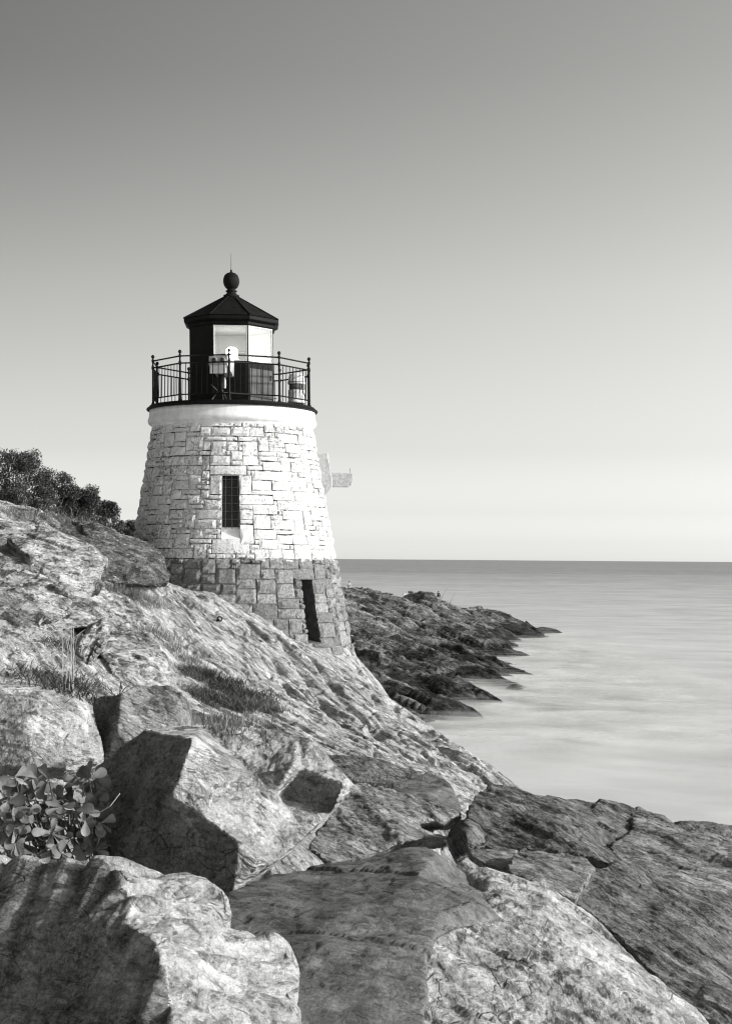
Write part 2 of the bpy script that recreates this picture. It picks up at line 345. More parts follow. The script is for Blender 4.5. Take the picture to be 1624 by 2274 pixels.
def bed_z(q):
    z = zb(q); p3 = np.stack([q[:, 0], q[:, 1], z], 1)
    u = q @ su; v = q @ np.array([-0.49, 0.87])
    pw = np.stack([u, v * 0.5, z * 0.4], 1)
    wrp = 0.55 * noise(pw * 0.7 + 9) + 0.2 * noise(p3 * 0.9)
    out = 0
    for sp, amp in ((1.25, 0.10), (0.47, 0.045), (0.17, 0.028)):
        s = (u + wrp) / sp; k = np.floor(s); t = s - k
        saw = np.where(t < 0.82, t / 0.82, (1 - t) / 0.18) if sp != 0.47 else np.where(t < 0.12, t / 0.12, (1 - t) / 0.88)
        out = out + amp * (saw - 0.5) * (0.35 + hash1(k) * 1.2)
    msk = ss(q[:, 1], 10, 16)
    z = z + out * (0.45 + 0.9 * ss(fbm(p3 * 0.35 + 4, 2), -0.2, 0.3)) * msk
    z = z + 0.06 * fbm(p3 * 0.9 + 3, 4) + 0.03 * fbm(p3 * np.array([5, 3, 5]), 4)
    fr = p3 @ fol_frame((0.72, 0.30, 0.62))
    z = z + (0.07 * blocks(fr, (2.6, 1.8, 0.7), 0.8, 0.5, 2) + 0.045 * blocks(fr + 7, (0.9, 0.7, 0.25), 0.8, 0.5, 4)) * msk
    z = carve(q, z)
    pk = 1 - np.abs(noise(np.stack([u * 1.4, v * 0.8, z * 0], 1))) * 2
    z = z - 0.06 * ss(pk, 0.93, 1.0) * msk
    return z
xs = np.concatenate([np.arange(-16, -8, 0.12), np.arange(-8, 4, 0.036), np.arange(4, 22, 0.2)])
ys = np.concatenate([np.arange(3, 14, 0.12), np.arange(14, 40, 0.06), np.arange(40, 60, 0.25)])
bed, _ = grid_mesh('bedrock', xs, ys, bed_z, M['bedrock']); tag(bed, kind='structure')

# ------------------------------------------------------------------ far rocky headland
hp = [(765, 1306, 215), (820, 1310, 220), (900, 1318, 226), (960, 1322, 230), (1040, 1331, 236), (1120, 1356, 242), (1165, 1378, 246), (1195, 1398, 248),
      (800, 1345, 185), (850, 1352, 178), (920, 1372, 176), (1000, 1425, 170), (1050, 1462, 162), (1085, 1497, 154), (950, 1350, 205), (1020, 1380, 205), (1080, 1402, 212), (1150, 1408, 230),
      (780, 1400, 150), (830, 1430, 142), (900, 1470, 136), (960, 1520, 128), (1000, 1595, 112), (800, 1460, 128), (860, 1520, 118), (900, 1575, 112), (980, 1440, 178)]
hc = [tuple(P(*q)) for q in hp]
hc += [(36, 258, -2.5), (35, 240, -2.6), (44, 240, -3), (30, 270, -2.5), (10, 262, -1.5), (-10, 260, 2), (38, 215, -2.5), (26, 190, -2.2), (30, 170, -2.4), (24, 150, -2.2), (16, 125, -2.2), (12, 108, -2.3), (6, 98, -2.5), (0, 92, -2), (-12, 90, -0.5),
       (-8, 120, 4.5), (-10, 150, 7.5), (-12, 190, 9), (-14, 225, 9.5), (-30, 150, 8), (-30, 220, 8), (-26, 260, 2), (-30, 100, 0), (21, 212, -1.0), (50, 200, -3), (45, 270, -3), (16, 183, -0.6)]
zh = tps(hc, 3.0)
hu = np.array([0.80, 0.60])
LED = [(1060, 1419, 2.2, 1.3), (1112, 1402, 3.0, 1.6), (1165, 1411, 2.6, 1.0), (1205, 1401, 2.5, 0.9), (1140, 1527, 0.8, 0.55), (1085, 1490, 1.6, 1.2), (1040, 1462, 2.4, 1.2), (1005, 1560, 1.3, 0.8), (960, 1500, 2.2, 1.0), (1120, 1452, 2.5, 0.8)]
def bumps(q):
    o = np.zeros(len(q)) - 1.0
    for px, py, r_, h_ in LED:
        d = F * H / (py - CY - 104); c = P(px, py, d); e = q - np.array([c.x, c.y]); a = e @ np.array([0.93, -0.36]); b = e @ np.array([0.36, 0.93])
        o = np.maximum(o, (h_ + 0.9) * np.exp(-((a / (r_ * 1.6)) ** 2 + (b / (r_ * 1.8)) ** 2)))
    return o - 0.9
def head_z(q):
    z = zh(q); p3 = np.stack([q[:, 0], q[:, 1], z], 1)
    u = q @ hu; v = q @ np.array([-0.6, 0.8]); wr = 3.0 * noise(np.stack([u * 0.08, v * 0.02, z * 0], 1) + 5) + 0.8 * noise(p3 * 0.2)
    out = 0
    for sp, amp in ((11.0, 3.2), (4.2, 1.1), (1.3, 0.34)):
        s = (u + wr) / sp; k = np.floor(s); t = s - k
        saw = np.where(t < 0.75, t / 0.75, (1 - t) / 0.25)
        out = out + amp * (saw - 0.55) * (0.3 + hash1(k + 11) * 1.1)
    fr = p3 @ fol_frame((0.65, 0.35, 0.68))
    out = out + 1.3 * blocks(fr, (14, 9, 3.0), 0.8, 0.5, 3) + 0.5 * blocks(fr, (5, 3.5, 1.2), 0.8, 0.5, 5)
    z = z - 1.7 * ss(z, 0.5, 6.0)
    return np.maximum(z + out * ss(z, -4.5, 0.5) * (0.50 + 0.15 * ss(z, 1, 5)), bumps(q)) + 0.5 * fbm(p3 * 0.25 + 8, 4) + 0.22 * fbm(p3 * 1.1, 3)
hd, HV = grid_mesh('rocky_headland', np.arange(-32, 50, 0.22), np.arange(88, 272, 0.40), head_z, M['headland']); tag(hd, kind='structure')

# ------------------------------------------------------------------ sea
def sea_material():
    m, t, b = mat_new('sea'); tc = N(t, 'ShaderNodeTexCoord').outputs['Object']
    sp = N(t, 'ShaderNodeSeparateXYZ'); t.links.new(tc, sp.inputs[0])
    s1 = noise_n(t, mapping(t, tc, (0, 0, R(-18)), (24, 16, 1)), 1.0, 4, 0.5, 1.0)
    s2 = noise_n(t, mapping(t, tc, (0, 0, R(-30)), (6.5, 4.2, 1)), 1.0, 4, 0.6, 0.6)
    s3 = noise_n(t, mapping(t, tc, (0, 0, R(-5)), (420, 160, 1)), 1.0, 4, 0.5)
    far = maprange(t, sp.outputs[1], 120, 1500, 0, 1)
    far = math_n(t, 'POWER', far, 0.7)
    base = maprange(t, far, 0, 1, 0.70, 0.33)
    v = math_n(t, 'ADD', base, maprange(t, s1, 0.3, 0.7, -0.09, 0.09))
    v = math_n(t, 'ADD', v, maprange(t, s2, 0.3, 0.7, -0.06, 0.06))
    v = math_n(t, 'ADD', v, maprange(t, s3, 0.3, 0.7, -0.04, 0.04), clamp=True)
    t.links.new(v, b.inputs['Base Color']); b.inputs['Roughness'].default_value = 0.55; b.inputs['Specular IOR Level'].default_value = 0.12
    return m
sea = mesh_obj('sea', [(-30000, -400, 0), (30000, -400, 0), (30000, 45000, 0), (-30000, 45000, 0)], [(0, 1, 2, 3)], sea_material()); tag(sea, kind='structure')
sb = mesh_obj('seabed', [(-300, -60, -9), (300, -60, -9), (300, 500, -9), (-300, 500, -9)], [(0, 1, 2, 3)], M['headland']); tag(sb, kind='structure')

# ------------------------------------------------------------------ boulders: faceted shells remeshed, layered and roughened
def remesh(bm, name, vox):
    me = bpy.data.meshes.new(name); bm.to_mesh(me); bm.free()
    o = bpy.data.objects.new(name, me); scene.collection.objects.link(o)
    md = o.modifiers.new('r', 'REMESH'); md.mode = 'VOXEL'; md.voxel_size = vox
    dg = bpy.context.evaluated_depsgraph_get(); dg.update()
    m2 = bpy.data.meshes.new_from_object(o.evaluated_get(dg)); bpy.data.objects.remove(o); m2.name = name
    return m2
def smooth_np(co, edges, it):
    n = len(co); deg = np.bincount(edges.ravel(), minlength=n)[:, None]
    for _ in range(it):
        s = np.zeros_like(co)
        for k in range(3):
            s[:, k] = np.bincount(edges[:, 0], weights=co[edges[:, 1], k], minlength=n) + np.bincount(edges[:, 1], weights=co[edges[:, 0], k], minlength=n)
        co = co * 0.5 + 0.5 * s / np.maximum(deg, 1)
    return co
def roughen(me, fol, size, amp, lay, seed, round_it=2, blk=0.0, ribs=None):
    n = len(me.vertices); co = np.empty(n * 3); me.vertices.foreach_get('co', co); co = co.reshape(-1, 3)
    ed = np.empty(len(me.edges) * 2, dtype=np.int32); me.edges.foreach_get('vertices', ed); ed = ed.reshape(-1, 2)
    co = smooth_np(co, ed, round_it); me.vertices.foreach_set('co', co.ravel()); me.update()
    nn = np.empty(n * 3); me.vertices.foreach_get('normal', nn); nn = nn.reshape(-1, 3)
    sn = smooth_np(nn.copy(), ed, 4); f = np.array(Vector(fol).normalized()); q = co + seed * 13.7
    d = amp * size * (0.9 * fbm(q * 1.6 / size, 3) + 0.35 * fbm(q * 7 / size, 4))
    rg = 1 - 2 * np.abs(noise(q * 2.6 / size + 5)); d = d - amp * size * 0.12 * ss(rg, 0.90, 1.0)
    d = d + lay * size * (0.6 * strata(q, f, 0.22 * size, 0.5, 1.2 / size) + 0.3 * strata(q, f, 0.075 * size, 0.5, 2.0 / size) + 0.14 * strata(q, f, 0.028 * size, 0.4, 4.0 / size))
    if ribs:
        u = q @ np.array(Vector(ribs[2]).normalized()) / ribs[0] + 0.9 * noise(q * 1.5 + 3) + 0.3 * noise(q * 5)
        d = d + ribs[1] * (np.abs(np.sin(u * math.pi)) - 0.5) * ss(noise(q * 1.8 + 9), -0.45, 0.15)
    if blk:
        fr = q @ fol_frame(fol)
        d = d + blk * size * (blocks(fr, (0.9 * size, 0.7 * size, 0.26 * size), 0.8, 0.6, seed) + 0.4 * blocks(fr + 5, (0.35 * size, 0.28 * size, 0.09 * size), 0.8, 0.6, seed))
    co = co + nn * d[:, None]
    me.vertices.foreach_set('co', co.ravel()); me.update(); me.polygons.foreach_set('use_smooth', [True] * len(me.polygons))
    return sn
def shell(bm, V, faces, back):
    vv = [bm.verts.new(P(*q)) for q in V]; fs = [bm.faces.new([vv[i] for i in f]) for f in faces]
    be = [e for e in bm.edges if e.is_valid and len(e.link_faces) == 1 and e.verts[0] in set(vv) and e.verts[1] in set(vv)]
    bk = {}; b = Vector(back); c0 = sum((x.co for x in vv), Vector()) / len(vv); t_ = b.y; dn = Vector((0, 0, -0.12 * t_ if t_ < 1.4 else 0))
    for e in be:
        for x in e.verts:
            if x not in bk:
                r_ = (x.co - Vector((0, 0, H))).normalized(); bk[x] = bm.verts.new(x.co.lerp(c0, 0.10) + r_ * t_ + dn)
    b = (c0 - Vector((0, 0, H))).normalized() * t_
    c = sum((x.co for x in bk.values()), Vector()) / len(bk); cen = bm.verts.new(c + b * 0.15)
    for e in be:
        a, d_ = e.verts; bm.faces.new((a, d_, bk[d_], bk[a])); bm.faces.new((bk[a], bk[d_], cen))
    bmesh.ops.triangulate(bm, faces=bm.faces[:]); bmesh.ops.recalc_face_normals(bm, faces=bm.faces[:])
def rock(name, label, pieces, mat, fol, size, vox, amp=0.05, lay=0.05, seed=1, cat='boulder', group=None, structure=False, rnd=1, blk=0.03, shade_stain=None, ribs=None):
    """pieces: list of (vertices (px,py,depth), faces, back vector)"""
    bm = bmesh.new()
    for V, faces, back in pieces:
        b2 = bmesh.new(); shell(b2, V, faces, back); tmp = bpy.data.meshes.new('t'); b2.to_mesh(tmp); b2.free(); bm.from_mesh(tmp); bpy.data.meshes.remove(tmp)
    me = remesh(bm, name, vox); sn = roughen(me, fol, size, amp, lay, seed, rnd, blk, ribs)
    me.materials.clear(); me.materials.append(mat)
    c = Vector(np.array([v.co for v in me.vertices]).mean(0)); me.transform(Matrix.Translation(-c))
    o = link(bpy.data.objects.new(name, me)); o.location = c
    if shade_stain:  # sides facing this way take the darker colour that deepens their shade
        me.materials.append(M['shade_stained']); vn = np.empty(len(me.vertices) * 3); me.vertices.foreach_get('co', vn); vn = vn.reshape(-1, 3); li = np.array([p.vertices[0] for p in me.polygons])
        sn = sn / np.linalg.norm(sn, axis=1)[:, None]; s_ = (sn @ np.array(Vector(shade_stain).normalized()) + 0.10 * fbm(vn * 9, 3))[li]
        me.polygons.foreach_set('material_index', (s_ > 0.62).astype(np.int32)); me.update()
    if structure: tag(o, kind='structure')
    else: tag(o, label, cat, group)
    return o
def poly(pts, back):            # one facet with its own depths
    return (pts, [tuple(range(len(pts)))], back)
BG = 'boulders in the foreground'
# A: the big pale boulder with the dark flank
A = [(320, 1620, 10.55), (345, 1612, 10.8), (450, 1612, 11.0), (530, 1612, 11.0), (660, 1634, 10.9), (690, 1640, 10.8), (785, 1744, 10.45), (735, 1806, 10.1), (600, 1922, 9.6), (515, 1985, 9.3),
     (428, 1640, 10.0), (395, 1740, 9.88), (384, 1768, 9.8), (440, 1800, 9.7), (530, 1868, 9.45), (580, 1905, 9.42), (212, 1702, 11.0), (200, 1940, 10.4), (380, 1965, 9.75), (300, 1655, 10.75),
     (669, 1702, 10.40), (763, 1742, 10.20), (731, 1804, 10.28), (623, 1772, 10.48), (640, 1815, 10.05), (560, 1720, 10.28), (655, 1700, 10.2), (611, 1766, 10.08)]
Af = [(0, 10, 11, 12, 16, 19), (12, 13, 14, 18, 17, 16), (14, 15, 9, 18), (0, 1, 2, 10), (10, 2, 3, 25), (3, 4, 26, 25), (10, 25, 12, 11), (25, 26, 27), (25, 27, 24, 13, 12), (4, 5, 20, 26), (26, 20, 23, 27), (27, 23, 24), (5, 6, 21, 20), (20, 21, 22, 23), (21, 6, 7, 22), (23, 22, 7, 24), (24, 7, 8, 15, 14, 13), (15, 8, 9)]
rock('big_boulder', 'large pale angular boulder with dark left flank and a square notch near its tip', [(A, Af, (0.15, 0.9, -0.55))], M['big'], (0.55, -0.2, 0.8), 1.0, 0.013, 0.022, 0.018, 1, group=BG, shade_stain=(-0.75, -0.62, 0.05), blk=0.012)
B = [(204, 1549, 14.3), (269, 1540, 13.5), (298, 1525, 13.7), (383, 1527, 14.0), (404, 1539, 13.8), (378, 1625, 13.35), (412, 1549, 14.3), (418, 1578, 14.4), (430, 1640, 14.4), (230, 1690, 13.0), (330, 1700, 12.9), (260, 1620, 12.95), (400, 1690, 13.3)]
rock('grey_boulder', 'grey streaked boulder with a bright right edge, standing behind the large pale boulder', [(B, [(0, 1, 11, 9), (1, 2, 3, 4, 5, 11), (11, 5, 10, 9), (4, 6, 7, 8, 12, 5), (5, 12, 10)], (0.1, 1.0, -0.3))], M['mid'], (0.8, 0, 0.5), 0.8, 0.018, 0.04, 0.035, 2, group=BG)
C2 = [(-60, 1470, 13.5), (89, 1508, 13.2), (176, 1534, 13.0), (196, 1562, 12.9), (217, 1616, 12.7), (231, 1677, 12.6), (215, 1696, 12.3), (143, 1715, 12.0), (143, 1636, 12.1), (158, 1590, 12.2), (100, 1540, 12.4), (-60, 1520, 12.4), (212, 1664, 12.35), (-60, 1700, 12)]
rock('slab_boulder', 'pale slab at the left edge with a rounded rim and a dark layered side', [(C2, [(0, 1, 2, 10, 11), (2, 3, 9, 10), (3, 4, 12, 8, 9), (4, 5, 6, 12), (8, 12, 6, 7), (11, 10, 9, 8, 7, 13)], (0.2, 1.0, -0.3))], M['big'], (0.5, -0.1, 0.85), 0.8, 0.017, 0.035, 0.05, 3, group=BG)
C1 = [(-60, 1530, 11.6), (89, 1538, 11.4), (121, 1570, 11.3), (158, 1596, 11.3), (141, 1649, 11.0), (143, 1708, 10.8), (89, 1705, 10.6), (-60, 1700, 10.8), (60, 1620, 11.0)]
rock('rough_boulder', 'rough pitted white boulder at the left edge above the leafy plant', [(C1, [(0, 1, 2, 8), (2, 3, 4, 8), (8, 4, 5, 6, 7), (0, 8, 7)], (-0.1, 0.8, -0.4))], M['big'], (0.2, 0.3, 0.9), 0.6, 0.015, 0.07, 0.05, 4, group=BG)
D = [(-60, 1900, 7.6), (89, 1908, 7.4), (180, 1910, 7.3), (240, 1905, 7.25), (286, 1923, 7.35), (331, 1937, 7.4), (409, 1942, 7.5), (455, 1957, 7.5), (492, 1969, 7.45), (510, 1992, 7.4), (512, 2028, 7.25), (503, 2062, 7.1), (547, 2074, 7.15), (606, 2083, 7.2), (638, 2102, 7.15), (653, 2129, 7.1), (656, 2180, 6.95), (662, 2290, 6.6),
     (295, 1985, 6.95), (286, 2051, 6.7), (345, 2088, 6.55), (375, 2180, 6.35), (380, 2290, 6.1), (-60, 2290, 6.9), (100, 2060, 7.0), (420, 2040, 6.95), (520, 2150, 6.7), (-60, 2060, 7.2), (150, 2180, 6.75)]
Df = [(0, 1, 24, 27), (1, 2, 3, 18, 19, 24), (3, 4, 5, 18), (5, 6, 7, 25, 18), (7, 8, 9, 10, 11, 25), (18, 25, 20, 19), (25, 11, 12, 26, 20), (12, 13, 14, 15, 16, 26), (26, 16, 17, 22, 21, 20), (19, 20, 21, 28, 24), (24, 28, 23, 27), (28, 21, 22, 23)]
rock('ribbed_boulder', 'bottom left boulder with a dark left side and pale ribs down its right side', [(D, Df, (0.1, 0.7, -0.6))], M['big'], (0.9, -0.3, 0.1), 0.7, 0.0115, 0.05, 0.02, 5, group=BG, shade_stain=(-0.85, -0.45, 0.2), blk=0.02, ribs=(0.20, 0.055, (0.8, -0.5, 0.25)))
E = [(500, 1990, 8.3), (606, 1939, 8.8), (693, 1925, 8.9), (734, 1914, 9.0), (838, 1898, 9.1), (908, 1883, 9.1), (944, 1881, 9.1), (969, 1892, 9.0), (1021, 1932, 9.15), (1069, 1972, 9.1), (1112, 2006, 9.0), (1108, 2040, 8.3), (1009, 2066, 7.9), (965, 2082, 7.75), (948, 2122, 7.5), (942, 2290, 6.9),
     (500, 2290, 6.9), (500, 2080, 7.8), (925, 1950, 8.4), (1050, 2005, 8.2), (700, 2065, 7.75), (960, 2050, 7.85), (725, 2090, 7.5)]
Ef = [(0, 1, 2, 20, 17), (2, 3, 4, 18, 20), (4, 5, 6, 18), (6, 7, 8, 18), (18, 8, 9, 19), (9, 10, 11, 19), (18, 19, 21, 20), (19, 11, 12, 21), (21, 12, 13, 22, 20), (13, 14, 15, 16, 22), (17, 20, 22, 16)]
rock('broad_boulder', 'broad smooth grey boulder at the bottom centre, peaked with a thin bright right edge', [(E, Ef, (0.15, 0.8, -0.6))], M['smooth'], (0.2, 0.6, 0.7), 0.8, 0.013, 0.035, 0.006, 6, group=BG, blk=0.022)
Fv = [(930, 1960, 9.3), (1041, 1926, 9.2), (1082, 1930, 9.2), (1138, 1944, 9.2), (1211, 1964, 9.15), (1271, 2005, 9.25), (1332, 2057, 9.1), (1392, 2110, 8.9), (1461, 2174, 8.6), (1590, 2290, 8.1), (1480, 2290, 7.2), (1380, 2190, 7.7), (1290, 2110, 8.05), (1210, 2040, 8.4), (1120, 1985, 8.75), (930, 2290, 7.0), (930, 2090, 7.85), (1150, 2150, 7.7)]
Ff = [(0, 1, 2, 14), (2, 3, 4, 14), (14, 4, 5, 13), (13, 5, 6, 12), (12, 6, 7, 11), (11, 7, 8, 9, 10), (0, 14, 13, 17, 16), (13, 12, 11, 17), (17, 11, 10, 15, 16)]
rock('sloping_boulder', 'long sloping boulder at the bottom right with rippled face and bright right edge', [(Fv, Ff, (0.1, 0.8, -0.7))], M['big'], (0.6, 0.35, 0.7), 0.7, 0.0135, 0.045, 0.05, 7, group=BG, ribs=(0.12, 0.022, (0.55, 0.2, 0.8)))
G3 = [(785, 1742, 13.2), (868, 1751, 13.2), (924, 1770, 13.1), (1030, 1804, 12.9), (996, 1820, 12.5), (924, 1832, 12.3), (999, 1862, 12.2), (898, 1862, 11.6), (838, 1896, 11.3), (733, 1919, 10.9), (680, 1880, 11.0), (710, 1842, 11.6), (733, 1811, 12.0), (800, 1830, 11.9), (870, 1810, 12.2)]
rock('layered_boulder', 'rough layered boulder to the right of the large pale boulder, above a black gap', [(G3, [(0, 1, 14, 12), (1, 2, 14), (2, 3, 4, 14), (14, 4, 5), (14, 5, 7, 13), (5, 6, 7), (12, 14, 13, 11), (11, 13, 9, 10), (13, 7, 8, 9)], (0.3, 0.9, -0.3))], M['mid'], (0.75, 0.1, 0.7), 0.7, 0.016, 0.06, 0.07, 8, group=BG)
G2 = [(870, 1738, 15.2), (936, 1722, 15.4), (951, 1712, 15.5), (999, 1744, 15.3), (1024, 1792, 14.9), (1005, 1806, 14.5), (928, 1772, 14.6), (870, 1760, 14.8)]
rock('flat_faced_rock', 'smooth grey flat faced rock under the bright lower end of the slope', [(G2, [(0, 1, 2, 3, 6, 7), (3, 4, 5, 6)], (0.1, 1.2, -0.8))], M['smooth'], (0.2, 0.6, 0.7), 0.6, 0.017, 0.03, 0.02, 9, group=BG)
G1 = [(714, 1678, 18.5), (793, 1678, 18.6), (849, 1687, 18.5), (900, 1706, 18.3), (940, 1712, 18.1), (900, 1745, 17.2), (785, 1735, 17.0), (740, 1716, 17.3)]
rock('dark_slab', 'dark smooth slab lying at the foot of the bright slope, left of the flat faced rock', [(G1, [(0, 1, 2, 3, 4, 5, 6, 7)], (0.1, 1.0, -1.2))], M['darkb'], (0.2, 0.6, 0.7), 0.7, 0.02, 0.03, 0.02, 10, group=BG)
I = [(1049, 1763, 13.4), (1061, 1753, 13.6), (1090, 1744, 13.9), (1150, 1751, 14.0), (1231, 1767, 14.0), (1332, 1777, 14.1), (1388, 1783, 14.2), (1412, 1795, 14.1), (1405, 1850, 13.4), (1392, 1905, 12.9), (1362, 1928, 11.7), (1242, 1838, 12.3), (1200, 1890, 12.0), (1110, 1892, 12.1), (1040, 1870, 12.3), (1035, 1800, 12.8), (1130, 1790, 13.0), (1290, 1900, 11.9)]
rock('ridged_boulder', 'large dark boulder on the right against the water with a bright diagonal edge', [(I, [(0, 1, 2, 3, 16, 15), (3, 4, 11, 16), (4, 5, 6, 7, 8, 11), (11, 8, 9, 10), (11, 10, 17, 12, 16), (16, 12, 13, 14, 15)], (0.3, 1.2, -0.6))], M['darkb'], (0.6, 0.25, 0.75), 0.9, 0.018, 0.05, 0.05, 11, group=BG)
I2 = [(995, 1848, 11.9), (1012, 1828, 11.9), (1040, 1820, 11.9), (1068, 1832, 11.8), (1080, 1870, 11.5), (1045, 1890, 11.4), (1008, 1908, 11.5), (996, 1880, 11.6), (1035, 1855, 11.35)]
rock('round_boulder', 'small rounded dark boulder beside the black gap, left of the ridged boulder', [(I2, [(0, 1, 2, 8), (2, 3, 4, 8), (4, 5, 6, 8), (6, 7, 0, 8)], (0.1, 0.5, -0.2))], M['darkb'], (0.3, 0.2, 0.9), 0.4, 0.012, 0.07, 0.02, 12, group=BG, rnd=5)
I3 = [(1035, 1888, 11.2), (1065, 1881, 11.3), (1150, 1887, 11.2), (1130, 1932, 10.4), (1088, 1926, 10.4), (1045, 1900, 10.7)]
rock('wedge_rock', 'thin wedge of pale grey rock lying between the round boulder and the blocky one', [(I3, [(0, 1, 2, 3, 4, 5)], (0.1, 0.5, -0.3))], M['mid'], (0.5, 0.2, 0.8), 0.4, 0.012, 0.05, 0.04, 13, group=BG)
I4 = [(1120, 1935, 9.9), (1138, 1892, 10.4), (1162, 1883, 10.6), (1307, 1908, 10.5), (1318, 1930, 10.2), (1278, 2000, 9.6), (1211, 1972, 9.6), (1180, 1930, 10.0)]
rock('blocky_boulder', 'blocky dark boulder behind the long sloping boulder with a pale top edge', [(I4, [(1, 2, 3, 7, 0), (3, 4, 5, 7), (0, 7, 5, 6)], (0.1, 0.7, -0.5))], M['mid'], (0.6, 0.2, 0.75), 0.5, 0.013, 0.06, 0.06, 14, group=BG)
J1 = [(1350, 1880, 12.6), (1396, 1848, 13.2), (1461, 1862, 13.1), (1475, 1908, 12.5), (1640, 1950, 12.2), (1640, 1830, 13.6), (1529, 1851, 13.6), (1473, 1811, 14.0), (1410, 1793, 14.2), (1640, 2010, 11.4), (1480, 1950, 11.9), (1380, 1925, 12.0)]
rock('seaside_boulder', 'lighter boulder at the right edge sloping down toward the water', [(J1, [(0, 1, 2, 3, 10, 11), (1, 8, 7, 6, 2), (2, 6, 5, 4, 3), (3, 4, 9, 10)], (0.3, 1.0, -0.8))], M['mid'], (0.5, 0.2, 0.85), 0.8, 0.018, 0.05, 0.05, 15, group=BG)
J = [(1268, 2000, 10.2), (1315, 1926, 10.9), (1390, 1918, 11.3), (1480, 1945, 11.4), (1640, 1990, 11.3), (1640, 2300, 8.6), (1500, 2230, 8.9), (1461, 2178, 9.2), (1370, 2080, 9.7), (1420, 2020, 10.3), (1530, 2060, 10.1)]
rock('dark_boulder', 'dark rugged boulder filling the right edge beside the long sloping boulder', [(J, [(0, 1, 2, 9, 8), (2, 3, 10, 9), (3, 4, 5, 10), (8, 9, 10, 7), (10, 5, 6, 7)], (0.3, 0.9, -0.9))], M['darkb'], (0.6, 0.25, 0.75), 0.8, 0.015, 0.06, 0.08, 16, group=BG, blk=0.012)
K0 = [(1485, 1828, 17.5), (1529, 1823, 17.8), (1660, 1838, 17.8), (1700, 2100, 16.4), (1470, 2100, 16.4)]
rock('shore_rock', 'dark low rock by the water beyond the boulders at the right edge', [(K0, [(0, 1, 2, 3, 4)], (0.5, 1.5, -2))], M['darkb'], (0.3, 0.25, 0.9), 0.7, 0.03, 0.06, 0.08, 17, group=BG)

# ------------------------------------------------------------------ crags on the left (bedrock, so part of the ground)
K1 = [(-80, 1110, 36.5), (95, 1152, 36), (150, 1156, 35.6), (215, 1166, 35.2), (258, 1186, 35), (300, 1197, 35.2), (332, 1212, 35), (363, 1242, 34.6), (366, 1292, 34.0), (350, 1300, 33.6), (290, 1296, 32.8), (225, 1292, 32.4), (-80, 1292, 32), (190, 1220, 33.6), (300, 1245, 33.6), (330, 1270, 33.3)]
rock('crag', None, [(K1, [(0, 1, 2, 3, 13, 12), (3, 4, 14, 13), (4, 5, 6, 14), (6, 7, 8, 15, 14), (15, 8, 9, 10), (14, 15, 10, 11, 13), (13, 11, 12)], (0, 3, -0.6))], M['crag_dark'], (0.3, -0.1, 0.95), 2.2, 0.038, 0.035, 0.075, 21, structure=True, blk=0.085)
K2 = [(-80, 1140, 31.5), (95, 1165, 31), (150, 1192, 30.6), (208, 1222, 30.2), (226, 1246, 30), (216, 1290, 29.6), (250, 1305, 29.8), (275, 1335, 29.6), (296, 1362, 29.4), (328, 1390, 29.2), (332, 1408, 28.8), (270, 1440, 27.6), (190, 1390, 27.2), (95, 1400, 26.6), (-80, 1400, 26.6), (130, 1280, 28.6), (190, 1330, 28.2), (60, 1230, 29.5)]
rock('crag', None, [(K2, [(0, 1, 2, 17), (2, 3, 4, 15, 17), (4, 5, 16, 15), (5, 6, 7, 16), (7, 8, 9, 10, 11, 16), (16, 11, 12), (15, 16, 12, 13), (17, 15, 13, 14, 0)], (0, 3, -0.6))], M['crag'], (0.15, -0.2, 0.97), 2.0, 0.034, 0.035, 0.075, 22, structure=True, blk=0.085)
K3 = [(280, 1405, 27.6), (330, 1405, 27.6), (350, 1428, 27.4), (352, 1446, 27.2), (372, 1462, 27.0), (392, 1500, 26.6), (403, 1570, 26.0), (398, 1640, 25.2), (300, 1640, 24.2), (200, 1600, 23.6), (250, 1500, 25.0), (310, 1480, 25.4), (210, 1430, 26.2), (360, 1550, 25.2)]
rock('crag', None, [(K3, [(0, 1, 2, 11, 12), (2, 3, 4, 5, 13, 11), (5, 6, 7, 13), (13, 7, 8, 10, 11), (12, 11, 10), (10, 8, 9)], (0, 3, -0.4))], M['crag'], (0.3, -0.3, 0.9), 1.8, 0.03, 0.035, 0.075, 23, structure=True, blk=0.085)
K4 = [(-80, 1330, 25.8), (95, 1292, 26.3), (145, 1300, 26.2), (158, 1322, 26.0), (138, 1368, 25.6), (95, 1380, 25.2), (92, 1425, 25.0), (-80, 1440, 24.6)]
rock('crag', None, [(K4, [(0, 1, 2, 3, 4, 5, 6, 7)], (0, 2.5, -0.4))], M['crag'], (0.2, 0.2, 0.9), 1.4, 0.03, 0.035, 0.075, 24, structure=True, blk=0.085)
K5 = [(160, 1440, 25.4), (200, 1390, 26.2), (245, 1375, 26.6), (235, 1420, 25.6), (200, 1480, 24.8)]
rock('crag', None, [(K5, [(0, 1, 2, 3, 4)], (0, 2.0, -0.4))], M['crag'], (0.9, -0.2, 0.3), 1.0, 0.026, 0.035, 0.075, 25, structure=True, blk=0.085)

